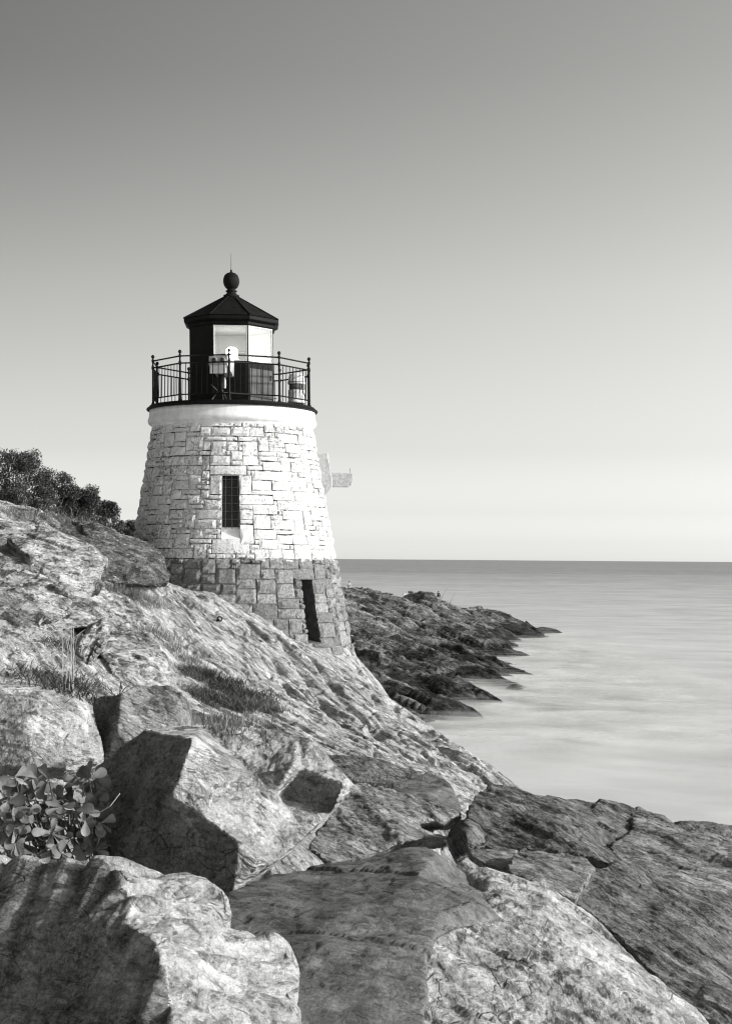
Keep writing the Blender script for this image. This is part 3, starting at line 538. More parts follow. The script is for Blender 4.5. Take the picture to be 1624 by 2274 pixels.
# ------------------------------------------------------------------ lighthouse (local frame: axis at the origin, z = 0 at the paint line, -Y towards the camera)
LC = P(519, 1241, 40.0)
lh = empty('lighthouse', LC)
lh.rotation_euler = (0, 0, R(5.07)); SHEAR = -0.020     # the axis leans very slightly while the decks stay level
tag(lh, 'squat stone lighthouse painted white above bare granite, with black lantern room on top', 'lighthouse')
def rw(z): return 2.72 - 0.168 * z
def cyl(ph, r, z): return (r * math.sin(ph), -r * math.cos(ph), z)
NC = 140; DPH = 2 * math.pi / NC; PH0 = R(-1.6) - 2 * DPH; RZ = 0.125; ROW0, ROW1 = -22, 28      # rows of cells
holes = [(0, 4, 4, 17), (17, 20, -17, -4)]          # slit window, tall doorway (columns from PH0, rows)
def in_hole(c, r): return any(a <= c < b and lo <= r < hi for a, b, lo, hi in holes)
def stone_mat():
    m, t, b = mat_new('tower_stone'); tc = N(t, 'ShaderNodeTexCoord').outputs['Object']
    at = N(t, 'ShaderNodeAttribute', attribute_name='tone'); at.attribute_type = 'GEOMETRY'
    sp = N(t, 'ShaderNodeSeparateXYZ'); t.links.new(tc, sp.inputs[0])
    edge = noise_n(t, tc, 7, 3); zz = math_n(t, 'ADD', sp.outputs[2], maprange(t, edge, 0.3, 0.7, -0.075, 0.075))
    up = maprange(t, zz, -0.02, 0.02, 0, 1)
    n1 = noise_n(t, tc, 16, 8, 0.75); n2 = noise_n(t, tc, 1.1, 4); n3 = noise_n(t, tc, 45, 4, 0.7)
    thr = maprange(t, n2, 0.35, 0.65, 0.08, -0.015)
    wear = maprange(t, math_n(t, 'ADD', n1, thr), 0.545, 0.60, 0, 1, True)
    wear = math_n(t, 'MULTIPLY', wear, maprange(t, noise_n(t, tc, 2.4, 3), 0.40, 0.55, 0.30, 1.0))
    white = maprange(t, wear, 0, 1, 0.81, 0.30)
    white = math_n(t, 'MULTIPLY', white, maprange(t, at.outputs['Fac'], 0, 1, 0.88, 1.0))
    gr = math_n(t, 'MULTIPLY', maprange(t, n1, 0.32, 0.68, 0.08, 0.40), maprange(t, at.outputs['Fac'], 0, 1, 0.6, 1.15))
    gr = math_n(t, 'ADD', gr, maprange(t, n3, 0.62, 0.72, 0, 0.22))
    mx = N(t, 'ShaderNodeMix', data_type='FLOAT'); t.links.new(up, mx.inputs[0]); t.links.new(gr, mx.inputs[2]); t.links.new(white, mx.inputs[3])
    t.links.new(mx.outputs[0], b.inputs['Base Color']); b.inputs['Roughness'].default_value = 0.85; b.inputs['Specular IOR Level'].default_value = 0.25
    bp = N(t, 'ShaderNodeBump'); bp.inputs['Strength'].default_value = 0.8; bp.inputs['Distance'].default_value = 0.042
    t.links.new(math_n(t, 'ADD', n1, math_n(t, 'MULTIPLY', n3, 0.4)), bp.inputs['Height']); t.links.new(bp.outputs[0], b.inputs['Normal'])
    return m
def mortar_mat():
    m, t, b = mat_new('mortar'); tc = N(t, 'ShaderNodeTexCoord').outputs['Object']
    sp = N(t, 'ShaderNodeSeparateXYZ'); t.links.new(tc, sp.inputs[0]); up = maprange(t, sp.outputs[2], -0.03, 0.0, 0, 1)
    n = noise_n(t, tc, 2.6, 4, 0.7); a = maprange(t, n, 0.42, 0.58, 0.03, 0.60, True); g = maprange(t, n, 0.3, 0.7, 0.07, 0.35)
    mx = N(t, 'ShaderNodeMix', data_type='FLOAT'); t.links.new(up, mx.inputs[0]); t.links.new(g, mx.inputs[2]); t.links.new(a, mx.inputs[3])
    t.links.new(mx.outputs[0], b.inputs['Base Color']); b.inputs['Roughness'].default_value = 0.95
    return m
M['stone'] = stone_mat(); M['mortar'] = mortar_mat()
M['whitewash'] = plain('whitewash', 0.80, 0.75, 0, 0.10, 7, 0.25)
M['glass'] = mat_new('glass')[0]
def setup_glass():
    m, t, b = mat_new('lantern_glass'); b.inputs['Base Color'].default_value = (1, 1, 1, 1); b.inputs['Roughness'].default_value = 0.02
    tr = N(t, 'ShaderNodeBsdfTransparent'); gl = N(t, 'ShaderNodeBsdfGlossy'); gl.inputs['Roughness'].default_value = 0.03
    mx = N(t, 'ShaderNodeMixShader'); mx.inputs[0].default_value = 0.10; tr.inputs[0].default_value = (0.93, 0.93, 0.92, 1)
    t.links.new(tr.outputs[0], mx.inputs[1]); t.links.new(gl.outputs[0], mx.inputs[2]); t.links.new(mx.outputs[0], t.nodes['Material Output'].inputs[0]); return m
M['glass'] = setup_glass()
def build_wall():
    # stones
    rnd = random.Random(11); used = set(); V, Fc, tone = [], [], []
    key = [(-3, 6, 17, 19), (-3, 0, 13, 17), (4, 7, 13, 17), (4, 7, 3, 7), (-2, 6, 1, 4), (15, 21, -4, -2)]          # lintel, jamb stones, sill, doorway lintel
    def free(c, r, w_, h_):
        return all(((cc % NC), rr) not in used and not in_hole(cc % NC, rr) for cc in range(c, c + w_) for rr in range(r, r + h_)) and r + h_ <= ROW1 and not (r < 0 < r + h_)
    blocks = []
    def take(c, r, w_, h_):
        for cc in range(c, c + w_):
            for rr in range(r, r + h_): used.add((cc % NC, rr))
        blocks.append((c, r, w_, h_))
    for a, b_, lo, hi in key: take(a, lo, b_ - a, hi - lo)
    for r in range(ROW0, ROW1):
        c = -70
        while c < 70:
            if (c % NC, r) in used or in_hole(c % NC, r): c += 1; continue
            h_ = rnd.choice([1, 1, 2, 2, 2, 3] if r > 0 else [2, 2, 2, 3]); w_ = rnd.choice([3, 4, 5, 6] if h_ < 3 else [3, 4, 4, 5])
            while not free(c, r, w_, h_):
                if w_ > 1 and (w_ > 2 or h_ == 1): w_ -= 1
                elif h_ > 1: h_ -= 1
                else: break
            take(c, r, w_, h_); c += w_
    nx, ny = 7, 6
    for c, r, w_, h_ in blocks:
        smooth_b = (c, r) in ((-3, 17), (-2, 1), (15, -4))
        bulge = rnd.uniform(0.015, 0.06) * (1.0 if r >= 0 else 1.35); tl = rnd.random()
        if smooth_b: bulge = 0.02
        j0, j1, k0, k1 = [rnd.uniform(0.05, 0.17) for _ in range(4)]
        tilt = rnd.uniform(-0.02, 0.02) * (not smooth_b); tz = rnd.uniform(-0.02, 0.02) * (not smooth_b); base = len(V)
        for iy in range(ny):
            for ix in range(nx):
                fx = [0, 0, 0.12, 0.4, 0.7, 0.94, 1][ix] if ix else 0; fy = [0, 0, 0.2, 0.6, 1, 1][iy]
                fx = [0.0, 0.0, 0.15, 0.5, 0.85, 1.0, 1.0][ix]; fy = [0.0, 0.0, 0.3, 0.7, 1.0, 1.0][iy]
                edge = ix in (0, nx - 1) or iy in (0, ny - 1)
                inner = 2 <= ix <= nx - 3 and 2 <= iy <= ny - 3
                ph = PH0 + DPH * (c + j0 + (w_ - j0 - j1) * fx); z = RZ * (r + k0 + (h_ - k0 - k1) * fy)
                rr = rw(z) + (-0.05 if edge else (bulge if inner else bulge * 0.45) + tilt * (fx - .5) + tz * (fy - .5) + rnd.uniform(-1, 1) * (0.003 if smooth_b else 0.011 if r >= 0 else 0.022))
                if not edge and not smooth_b: ph += rnd.uniform(-1, 1) * 0.003; z += rnd.uniform(-1, 1) * 0.008
                V.append(cyl(ph, rr, z)); tone.append(tl)
        for iy in range(ny - 1):
            for ix in range(nx - 1):
                q = base + iy * nx + ix; Fc.append((q, q + 1, q + nx + 1, q + nx))
    n_st = len(Fc)
    # backing drum with the openings left out, and their reveals
    for r in range(ROW0, ROW1):
        for c in range(NC):
            if in_hole(c, r): continue
            b0 = len(V)
            for cc, rr_ in ((c, r), (c + 1, r), (c + 1, r + 1), (c, r + 1)):
                z = rr_ * RZ; V.append(cyl(PH0 + DPH * cc, rw(z) - 0.022, z)); tone.append(0.5)
            Fc.append((b0, b0 + 1, b0 + 2, b0 + 3))
    o = mesh_obj('tower_wall', V, Fc, M['stone'], lh); o.data.materials.append(M['mortar'])
    o.data.polygons.foreach_set('material_index', [0] * n_st + [1] * (len(Fc) - n_st))
    a = o.data.attributes.new('tone', 'FLOAT', 'POINT'); a.data.foreach_set('value', tone)
    return o
wall = build_wall()
def reveal(a, b_, lo, hi, depth, proud=0.012):
    mb = MB(); p0, p1 = PH0 + DPH * a, PH0 + DPH * b_; z0, z1 = lo * RZ, hi * RZ
    pm = (p0 + p1) / 2; inn = Vector((-math.sin(pm), math.cos(pm), 0)) * depth
    o = [Vector(cyl(p, rw(z) + proud, z)) for p, z in ((p0, z0), (p1, z0), (p1, z1), (p0, z1))]; i_ = [v + inn for v in o]
    for v in i_: v.z = v.z
    mb.add(o + i_, [(0, 4, 5, 1), (1, 5, 6, 2), (2, 6, 7, 3), (3, 7, 4, 0)])
    return mb, o, i_, inn
# slit window with its grille
mb, wo_, wi_, inn = reveal(0, 4, 4, 17, 0.38)
win = mb.build('window', M['whitewash'], lh)
dn = inn.normalized()
sl_in = [wo_[0] + Vector((0, 0, 0.005)), wo_[1] + Vector((0, 0, 0.005)), wi_[1] + Vector((0, 0, 0.30)), wi_[0] + Vector((0, 0, 0.30))]
mesh_obj('sill', sl_in + [v - Vector((0, 0, 0.06)) for v in sl_in], [(0, 1, 2, 3), (4, 7, 6, 5), (0, 4, 5, 1), (2, 6, 7, 3)], M['whitewash'], win)
mesh_obj('window_pane', [v - dn * 0.04 for v in wi_], [(0, 1, 2, 3)], plain('dark_pane', 0.012, 0.25), win)
g = MB(); gi = [v - dn * 0.09 for v in wi_]
for f in (0.20, 0.56, 0.92):
    g.tube([gi[0].lerp(gi[1], f), gi[3].lerp(gi[2], f)], 0.011, 6)
for k in range(8):
    f = (k + 0.5) / 8; g.tube([gi[0].lerp(gi[3], f), gi[1].lerp(gi[2], f)], 0.006, 5)
g.build('grille', plain('grille_grey', 0.11, 0.6), win)
# tall doorway
mb, do_, di_, inn2 = reveal(17, 20, -17, -4, 0.9)
mdr = plain('doorway_stone', 0.07, 0.9, 0, 0.5, 6, 0.5)
door = mb.build('doorway', mdr, lh)
mesh_obj('door_back', [di_[0], di_[1], di_[2], di_[3]], [(0, 1, 2, 3)], plain('doorway_dark', 0.02, 0.9), door)
thr = MB(); f_ = [do_[0], do_[1], di_[1], di_[0]]
thr.add([f_[0] + Vector((0, 0, .01)), f_[1] + Vector((0, 0, .01)), f_[2] + Vector((0, 0, 0.16)), f_[3] + Vector((0, 0, 0.16))] + [v - Vector((0, 0, .1)) for v in f_], [(0, 1, 2, 3), (0, 4, 5, 1), (2, 6, 7, 3)])
thr.build('threshold', mdr, door)
pm = PH0 + DPH * 18.5; lz = -4 * RZ
lg = MB(); tdir = Vector((math.cos(pm), math.sin(pm), 0)); nd = Vector((math.sin(pm), -math.cos(pm), 0))
rot = Matrix((tdir, nd, Vector((0, 0, 1)))).transposed()
lg.box(nd * (rw(lz) + 0.02) + Vector((0, 0, lz + 0.004)), (0.85, 0.10, 0.03), rot); lg.build('lintel_ledge', M['stone'], door)
lb = MB(); lb.box(do_[3].lerp(do_[2], 0.17) + inn2.normalized() * 0.22 + Vector((0, 0, -0.13)), (0.13, 0.10, 0.25), rot); lb.build('junction_box', M['whitewash'], door, bevel=0.01)
# footing that spreads onto the rock on the seaward side
ft = MB(); V = []; ph_a, ph_b, nn_ = R(35), R(200), 40
prof = [(rw(-2.45) + 0.00, -2.3), (rw(-2.45) + 0.06, -2.5), (3.42, -3.0), (3.62, -3.4), (3.8, -4.2)]
for r_, z in prof:
    for k in range(nn_ + 1):
        a = ph_a + (ph_b - ph_a) * k / nn_; V.append(cyl(a, r_ + 0.05 * math.sin(a * 13 + z * 3) + 0.03 * math.sin(a * 29), z + 0.05 * math.sin(a * 17)))
Fc = [(i * (nn_ + 1) + k, i * (nn_ + 1) + k + 1, (i + 1) * (nn_ + 1) + k + 1, (i + 1) * (nn_ + 1) + k) for i in range(len(prof) - 1) for k in range(nn_)]
mesh_obj('footing', V, Fc, M['bedrock'], lh, True)
# cornice
def corn_mat():
    m, t, b = mat_new('cornice_white'); tc = N(t, 'ShaderNodeTexCoord').outputs['Object']
    n1 = noise_n(t, mapping(t, tc, (0, 0, 0), (1, 1, 4)), 5, 6, 0.6); n2 = noise_n(t, tc, 30, 5, 0.8)
    v = maprange(t, n1, 0.35, 0.65, 0.66, 0.84); v = math_n(t, 'MULTIPLY', v, maprange(t, n2, 0.66, 0.72, 1, 0.55))
    t.links.new(v, b.inputs['Base Color']); b.inputs['Roughness'].default_value = 0.8
    bp = N(t, 'ShaderNodeBump'); bp.inputs['Strength'].default_value = 0.35; bp.inputs['Distance'].default_value = 0.02; t.links.new(n2, bp.inputs['Height']); t.links.new(bp.outputs[0], b.inputs['Normal'])
    return m
MB().lathe([(2.0, 3.44), (2.145, 3.44), (2.15, 3.50), (2.165, 3.535), (2.20, 3.555), (2.245, 3.59), (2.265, 3.64), (2.262, 3.69), (2.235, 3.76), (2.225, 3.84), (2.225, 3.94), (1.0, 3.94)], 96).build('cornice', corn_mat(), lh, True)
MB().lathe([(1.0, 3.943), (2.25, 3.943), (2.29, 3.955), (2.30, 3.985), (2.28, 4.01), (2.24, 4.02), (2.22, 4.065), (1.0, 4.065)], 96).build('gallery_deck', M['blackpaint'], lh, False)
# railing
RR = 2.17
def rp(k, z, rad=RR): a = R(-2 + 36 * k); return Vector(cyl(a, rad, z))
rl = empty('railing', (0, 0, 0), lh)
for k in range(10):
    b_ = rp(k, 4.04); mb = MB()
    mb.lathe([(0.055, 0), (0.055, 0.04), (0.034, 0.07), (0.030, 0.18), (0.036, 0.20), (0.030, 0.22), (0.027, 0.94), (0.040, 0.97), (0.040, 1.03), (0.024, 1.06), (0.022, 1.14), (0.038, 1.16), (0.038, 1.21), (0.018, 1.235), (0.020, 1.245)], 10, b_)
    mb.lathe([(0.006, 1.24), (0.032, 1.252), (0.047, 1.282), (0.047, 1.305), (0.032, 1.332), (0.006, 1.345)], 10, b_)
    mb.build('post', M['iron'], rl, True)
def rail_z(z, r): 
    mb = MB()
    for k in range(10):
        p, q = rp(k, z), rp(k + 1, z); mb.tube([p, q], r, 6)
    return mb
rail_z(5.22, 0.021).build('top_rail', M['iron'], rl, True)
rail_z(5.035, 0.021).build('middle_rail', M['iron'], rl, True)
rail_z(4.225, 0.019).build('bottom_rail', M['iron'], rl, True)
bal0 = None
for k in range(10):
    for j in range(1, 9):
        p, q = rp(k, 4.225), rp(k + 1, 4.225); c = p.lerp(q, j / 9)
        if bal0 is None:
            bal0 = MB().tube([(0, 0, 0), (0, 0, 0.81)], 0.0105, 5).build('baluster', M['iron'], rl); bal0.location = c
        else:
            o = bal0.copy(); link(o, rl); o.location = c
# lantern room: octagon
RL = 1.20
def lp(k, r, z): a = R(-24.5 + 45 * k); return Vector(cyl(a, r, z))     # face k lies between corners k and k+1; 0 is the front
lan = empty('lantern_room', (0, 0, 0), lh)
def slabf(k, z0, z1, r, th, a0=0.0, a1=1.0):
    p, q = lp(k, r, z0), lp(k + 1, r, z0); p, q = p.lerp(q, a0), p.lerp(q, a1); n = Vector((-(p.x + q.x), -(p.y + q.y), 0)).normalized() * th
    v = [p, q, q + n, p + n]; up = Vector((0, 0, z1 - z0))
    return v + [x + up for x in v], [(0, 3, 2, 1), (4, 5, 6, 7), (0, 1, 5, 4), (1, 2, 6, 5), (2, 3, 7, 6), (3, 0, 4, 7)]
wl = MB(); inn_l = MB(); closed = {6, 7}        # faces without glass (left of the front)
for k in range(8):
    top = 6.20 if k in closed else (5.20 if k in (0, 1, 2) else 5.35)
    wl.add(*slabf(k, 4.065, top, RL, 0.03))
    if k not in closed: wl.add(*slabf(k, 6.145, 6.30, RL, 0.03))
    if k not in closed:
        wl.add(*slabf(k, top + 0.001, 6.144, RL, 0.035, 0, 0.022)); wl.add(*slabf(k, top + 0.001, 6.144, RL, 0.035, 0.978, 1))
wl.build('wall', M['blackpaint'], lan)
for k in range(8):
    if k in (0, 1, 2):
        inn_l.add(*slabf(k, 4.07, 5.19, RL - 0.04, 0.02))
        continue
    if k in closed: inn_l.add(*slabf(k, 4.07, 6.19, RL - 0.04, 0.02)); continue
    inn_l.add(*slabf(k, 4.07, 5.28, RL - 0.04, 0.02)); inn_l.add(*slabf(k, 5.72, 6.19, RL - 0.04, 0.02))
    inn_l.add(*slabf(k, 5.28, 5.72, RL - 0.04, 0.03, 0, 0.10)); inn_l.add(*slabf(k, 5.28, 5.72, RL - 0.04, 0.03, 0.90, 1)); inn_l.add(*slabf(k, 5.70, 5.74, RL - 0.06, 0.05))
inn_l.lathe([(1.12, 6.19), (0.05, 6.42)], 8, ph=R(-24.5))
inn_l.build('inner_lining', plain('lining_white', 0.38, 0.7), lan)
for k in (0, 1, 2, 3, 4, 5):
    v, f = slabf(k, 5.2 if k < 3 else 5.35, 6.144, RL - 0.012, 0.006, 0.024, 0.976)
    mesh_obj('window_pane', v, f, M['glass'], lan)
wf = MB()
for k in (0, 1):
    wf.add(*slabf(k, 5.203, 5.235, RL + 0.004, 0.03, 0.022, 0.978)); wf.add(*slabf(k, 6.11, 6.142, RL + 0.004, 0.03, 0.022, 0.978))
    wf.add(*slabf(k, 5.236, 6.109, RL + 0.004, 0.03, 0.022, 0.045)); wf.add(*slabf(k, 5.236, 6.109, RL + 0.004, 0.03, 0.955, 0.978))
wf.build('window_frame', plain('frame_pale', 0.55, 0.6), lan)
MB().lathe([(1.20, 6.16), (1.24, 6.18), (1.24, 6.24), (1.30, 6.27), (1.35, 6.30), (1.355, 6.385), (1.33, 6.40), (1.1, 6.40)], 8, ph=R(-24.5), cap0=False).build('eaves', M['blackpaint'], lan)
roof = MB().lathe([(1.37, 6.402), (0.80, 6.715), (0.23, 7.05), (0.22, 7.07)], 8, ph=R(-24.5)).build('roof', M['roofblack'], lan)
rb = MB()
for k in range(8): rb.tube([lp(k, 1.365, 6.408), lp(k, 0.23, 7.055)], 0.016, 6)
rb.build('hip_rib', M['roofblack'], roof, True)
bl = MB().lathe([(0.215, 7.06), (0.215, 7.12), (0.15, 7.15), (0.12, 7.19), (0.13, 7.21), (0.155, 7.225), (0.155, 7.245), (0.12, 7.26), (0.105, 7.29), (0.13, 7.30), (0.17, 7.34), (0.205, 7.41), (0.22, 7.49), (0.213, 7.58), (0.18, 7.665), (0.12, 7.72), (0.05, 7.745), (0.03, 7.76), (0.028, 7.80), (0.02, 7.82)], 28).build('ventilator_ball', M['roofblack'], roof, True)
MB().tube([(0, 0, 7.80), (0, 0, 8.28)], [0.009, 0.003], 6).build('lightning_rod', M['iron'], bl)
# hatch door and pipe on the right hand face, handhold
hd_ = MB()
for a0, a1 in ((0.06, 0.48), (0.52, 0.94)): hd_.add(*slabf(1, 4.12, 5.02, RL + 0.016, 0.014, a0, a1))
hd_ = hd_.build('hatch_door', plain('hatch_grey', 0.035, 0.6, 0, 0.7, 4, 0.1), lan)
hh = MB(); hh.tube([lp(1, RL + 0.04, 4.75).lerp(lp(2, RL + 0.04, 4.75), 0.86), lp(1, RL + 0.04, 4.88).lerp(lp(2, RL + 0.04, 4.88), 0.86)], 0.012, 6); hh.build('handle', M['iron'], hd_)
MB().tube([lp(0, 1.30, 4.55), lp(0, 1.30, 4.40).lerp(lp(1, 1.30, 4.40), 0.15), lp(0, 1.30, 4.35).lerp(lp(1, 1.30, 4.35), 0.3), lp(1, 1.30, 4.32), lp(2, 1.30, 4.28)], 0.013, 6).build('conduit', plain('conduit', 0.14, 0.5), lan, True)
# lamp
em, t, b = mat_new('lamp_light'); b.inputs['Emission Color'].default_value = (1, 1, 0.97, 1); b.inputs['Emission Strength'].default_value = 30
lamp = MB().lathe([(0.09, 5.0), (0.15, 5.04), (0.16, 5.2), (0.16, 5.22)], 24).build('lamp_base', M['whitewash'], lan, True)
MB().lathe([(0.13, 5.22), (0.150, 5.26), (0.158, 5.4), (0.158, 5.5), (0.150, 5.64), (0.13, 5.68), (0.06, 5.71)], 24).build('lamp_lens', em, lamp, True)
# stone bracket and arm on the seaward side
def prism(pts, c, tdir, nd, th):
    """outline pts in (distance outward, z), extruded th across"""
    n = len(pts); V = [nd * x + Vector((0, 0, z)) + tdir * s * th / 2 + c for s in (-1, 1) for x, z in pts]
    return V, [tuple(range(n))[::-1], tuple(range(n, 2 * n))] + [(i, (i + 1) % n, n + (i + 1) % n, n + i) for i in range(n)]
def rough_mesh(name, V, Fc, mat, parent, vox, size, amp):
    bm = bmesh.new(); vv = [bm.verts.new(v) for v in V]; [bm.faces.new([vv[i] for i in f]) for f in Fc]; bmesh.ops.triangulate(bm, faces=bm.faces[:]); bmesh.ops.recalc_face_normals(bm, faces=bm.faces[:])
    me = remesh(bm, name, vox); roughen(me, (0, 0, 1), size, amp, 0.0, 3, 1); me.materials.clear(); me.materials.append(mat)
    return link(bpy.data.objects.new(name, me), parent)
pb = R(88); ndb = Vector((math.sin(pb), -math.cos(pb), 0)); tdb = Vector((math.cos(pb), math.sin(pb), 0))
M['bracket'] = plain('bracket_stone', 0.42, 0.85, 0, 0.22, 14, 0.6)
bo = [(2.15, 2.86), (2.56, 2.86), (2.60, 2.5), (2.66, 2.2), (2.66, 1.95), (2.50, 1.72), (2.47, 1.66), (2.3, 1.64), (2.2, 1.9)]
V, Fc = prism(bo, Vector((0, 0, 0)), tdb, ndb, 0.42)
br = rough_mesh('stone_bracket', V, Fc, M['bracket'], lh, 0.02, 0.5, 0.02)
ao = [(2.45, 2.36), (3.20, 2.34), (3.24, 2.28), (3.235, 2.13), (3.19, 2.02), (3.10, 1.965), (2.45, 1.965)]
V, Fc = prism(ao, tdb * 0.1, tdb, ndb, 0.24)
rough_mesh('bracket_arm', V, Fc, M['bracket'], br, 0.014, 0.4, 0.006)
MB().tube([ndb * 3.16 + Vector((0, 0, 2.32)), ndb * 3.155 + Vector((0, 0, 2.47))], 0.006, 5).build('iron_pin', M['iron'], br)

def lean(o):
    for c in o.children:
        if c.type == 'MESH' and c.location.length < 1e-6:
            if c.data.users == 1: c.data.transform(Matrix(((1, 0, SHEAR, 0), (0, 1, 0, 0), (0, 0, 1, 0), (0, 0, 0, 1))))
            lean(c)
        elif c.type == 'MESH': c.location.x += SHEAR * 4.6
        else: lean(c)
bpy.context.view_layer.update(); lean(lh)
# gear standing on the gallery
LM = Matrix.Translation(LC) @ lh.rotation_euler.to_matrix().to_4x4()
def on_gallery(name, ph, r, zrot, label, cat):
    o = empty(name, LM @ (Vector(cyl(ph, r, 4.067)) + Vector((SHEAR * 4.07, 0, 0)))); o.rotation_euler = (0, 0, R(5.07) + zrot); return tag(o, label, cat)
fd = on_gallery('fog_sensor', R(-12), 1.62, R(-18), 'grey two-lens sensor box on a dark tripod at the front of the lighthouse gallery', 'sensor')
hous = MB()
hv = [(-0.25, -0.14, 1.17), (0.25, -0.14, 1.19), (0.25, -0.14, 0.95), (-0.25, -0.14, 0.93), (-0.22, 0.45, 1.12), (0.25, 0.45, 1.14), (0.25, 0.40, 0.68), (-0.20, 0.40, 0.68)]
hous.add(hv, [(0, 3, 2, 1), (0, 1, 5, 4), (1, 2, 6, 5), (3, 0, 4, 7), (4, 5, 6, 7), (2, 3, 7, 6)])
hs = hous.build('housing', plain('sensor_grey', 0.42, 0.5, 0, 0.2, 6), fd, bevel=0.008)
for x, gv in ((-0.10, 0.03), (0.13, 0.06)):
    rot90 = Matrix.Rotation(R(90), 3, 'X'); q = MB().lathe([(0.075, -0.02), (0.082, 0.03), (0.068, 0.035)], 18, (0, 0, 0)); q.v = [tuple((rot90 @ Vector(v)) + Vector((x, -0.14, 1.06))) for v in q.v]
    ring = q.build('lens_ring', plain('lens_ring', 0.35, 0.4), hs, True)
    q = MB().lathe([(0.062, 0.036), (0.04, 0.045), (0.01, 0.048)], 18); q.v = [tuple((rot90 @ Vector(v)) + Vector((x, -0.14, 1.06))) for v in q.v]
    q.build('lens', plain('lens_dark', gv, 0.08), ring, True)
MB().box((0.0, -0.12, 0.825), (0.44, 0.05, 0.21)).build('front_panel', plain('panel_white', 0.72, 0.5), fd, bevel=0.006)
MB().tube([(0, 0.1, 0.28), (0, 0.1, 0.72)], 0.07, 10).build('stand_post', M['iron'], fd, True)
for a in (200, 330, 90):
    MB().tube([(0.03 * math.cos(R(a)), 0.1 + 0.03 * math.sin(R(a)), 0.33), (0.27 * math.cos(R(a)), 0.1 + 0.27 * math.sin(R(a)), 0.0)], 0.024, 6).build('leg', plain('leg_dark', 0.04, 0.5), fd, True)
MB().lathe([(0.03, 0.34), (0.034, 0.36), (0.034, 0.54), (0.02, 0.57), (0.02, 0.62)], 12, (0.15, -0.02, 0)).build('white_tube', plain('tube_white', 0.75, 0.4), fd, True)
fh = on_gallery('fog_horn', R(88), 1.72, 0, 'pale ribbed cylinder fog horn with domed cap standing on the right side of the gallery', 'fog horn')
mw = plain('horn_white', 0.72, 0.55, 0, 0.08, 8)
MB().lathe([(0.235, 0.15), (0.235, 0.20), (0.215, 0.205), (0.222, 0.43), (0.225, 0.50), (0.20, 0.505)], 28).build('horn_body', mw, fh, True)
MB().lathe([(0.19, 0.506), (0.205, 0.51), (0.205, 0.66), (0.19, 0.664)], 28).build('horn_mouth', plain('horn_dark', 0.10, 0.6), fh, True)
MB().lathe([(0.235, 0.665), (0.24, 0.70), (0.24, 0.735), (0.222, 0.74), (0.215, 0.86), (0.18, 0.93), (0.10, 0.975), (0.02, 0.985)], 28).build('domed_cap', mw, fh, True)
MB().lathe([(0.243, 0.715), (0.246, 0.722), (0.243, 0.73)], 28, cap0=False, cap1=False).build('clamp_band', M['iron'], fh, True)
MB().lathe([(0.20, 0.09), (0.21, 0.149)], 28).build('base_ring', M['iron'], fh, True)
for a in (0, 120, 240):
    MB().tube([(0.15 * math.cos(R(a)), 0.15 * math.sin(R(a)), 0.0), (0.15 * math.cos(R(a)), 0.15 * math.sin(R(a)), 0.10)], 0.035, 8).build('foot', M['iron'], fh)
MB().tube([(0.12, -0.20, 0.66), (0.17, -0.23, 0.45), (0.22, -0.22, 0.3), (0.24, -0.2, 0.05)], 0.012, 6).build('cable', M['iron'], fh, True)
# ------------------------------------------------------------------ placing things on the rock
bpy.context.view_layer.update(); DG = bpy.context.evaluated_depsgraph_get()
CAMP = Vector((0, 0, H))
def hit(px, py, far=400):
    d = (P(px, py, 10) - CAMP).normalized()
    ok, loc, nor, idx, ob, mx = scene.ray_cast(DG, CAMP, d, distance=far)
    return (loc.copy(), nor.copy()) if ok else (P(px, py, 25), Vector((0, 0, 1)))
def leaf_mat(name, lo, hi, sc=3.0):
    m, t, b = mat_new(name); tc = N(t, 'ShaderNodeTexCoord').outputs['Object']; n = noise_n(t, tc, sc, 3)
    at = N(t, 'ShaderNodeAttribute', attribute_name='tone'); v = math_n(t, 'MULTIPLY', maprange(t, n, 0.35, 0.65, lo, hi), maprange(t, at.outputs['Fac'], 0, 1, 0.55, 1.45))
    t.links.new(v, b.inputs['Base Color']); b.inputs['Roughness'].default_value = 0.6; b.inputs['Specular IOR Level'].default_value = 0.3; return m
M['bush'] = leaf_mat('bush_leaves', 0.07, 0.17, 1.2); M['bush_pale'] = leaf_mat('pale_leaves', 0.14, 0.28, 1.5); M['stem'] = plain('stem', 0.10, 0.8)
M['weed'] = leaf_mat('weed_leaves', 0.035, 0.12, 2.0)
M['grass'] = leaf_mat('grass_blades', 0.10, 0.26, 2.0); M['plant'] = leaf_mat('plant_leaves', 0.12, 0.24, 9.0)
def put_tone(o, tone):
    a = o.data.attributes.new('tone', 'FLOAT', 'POINT'); a.data.foreach_set('value', tone)
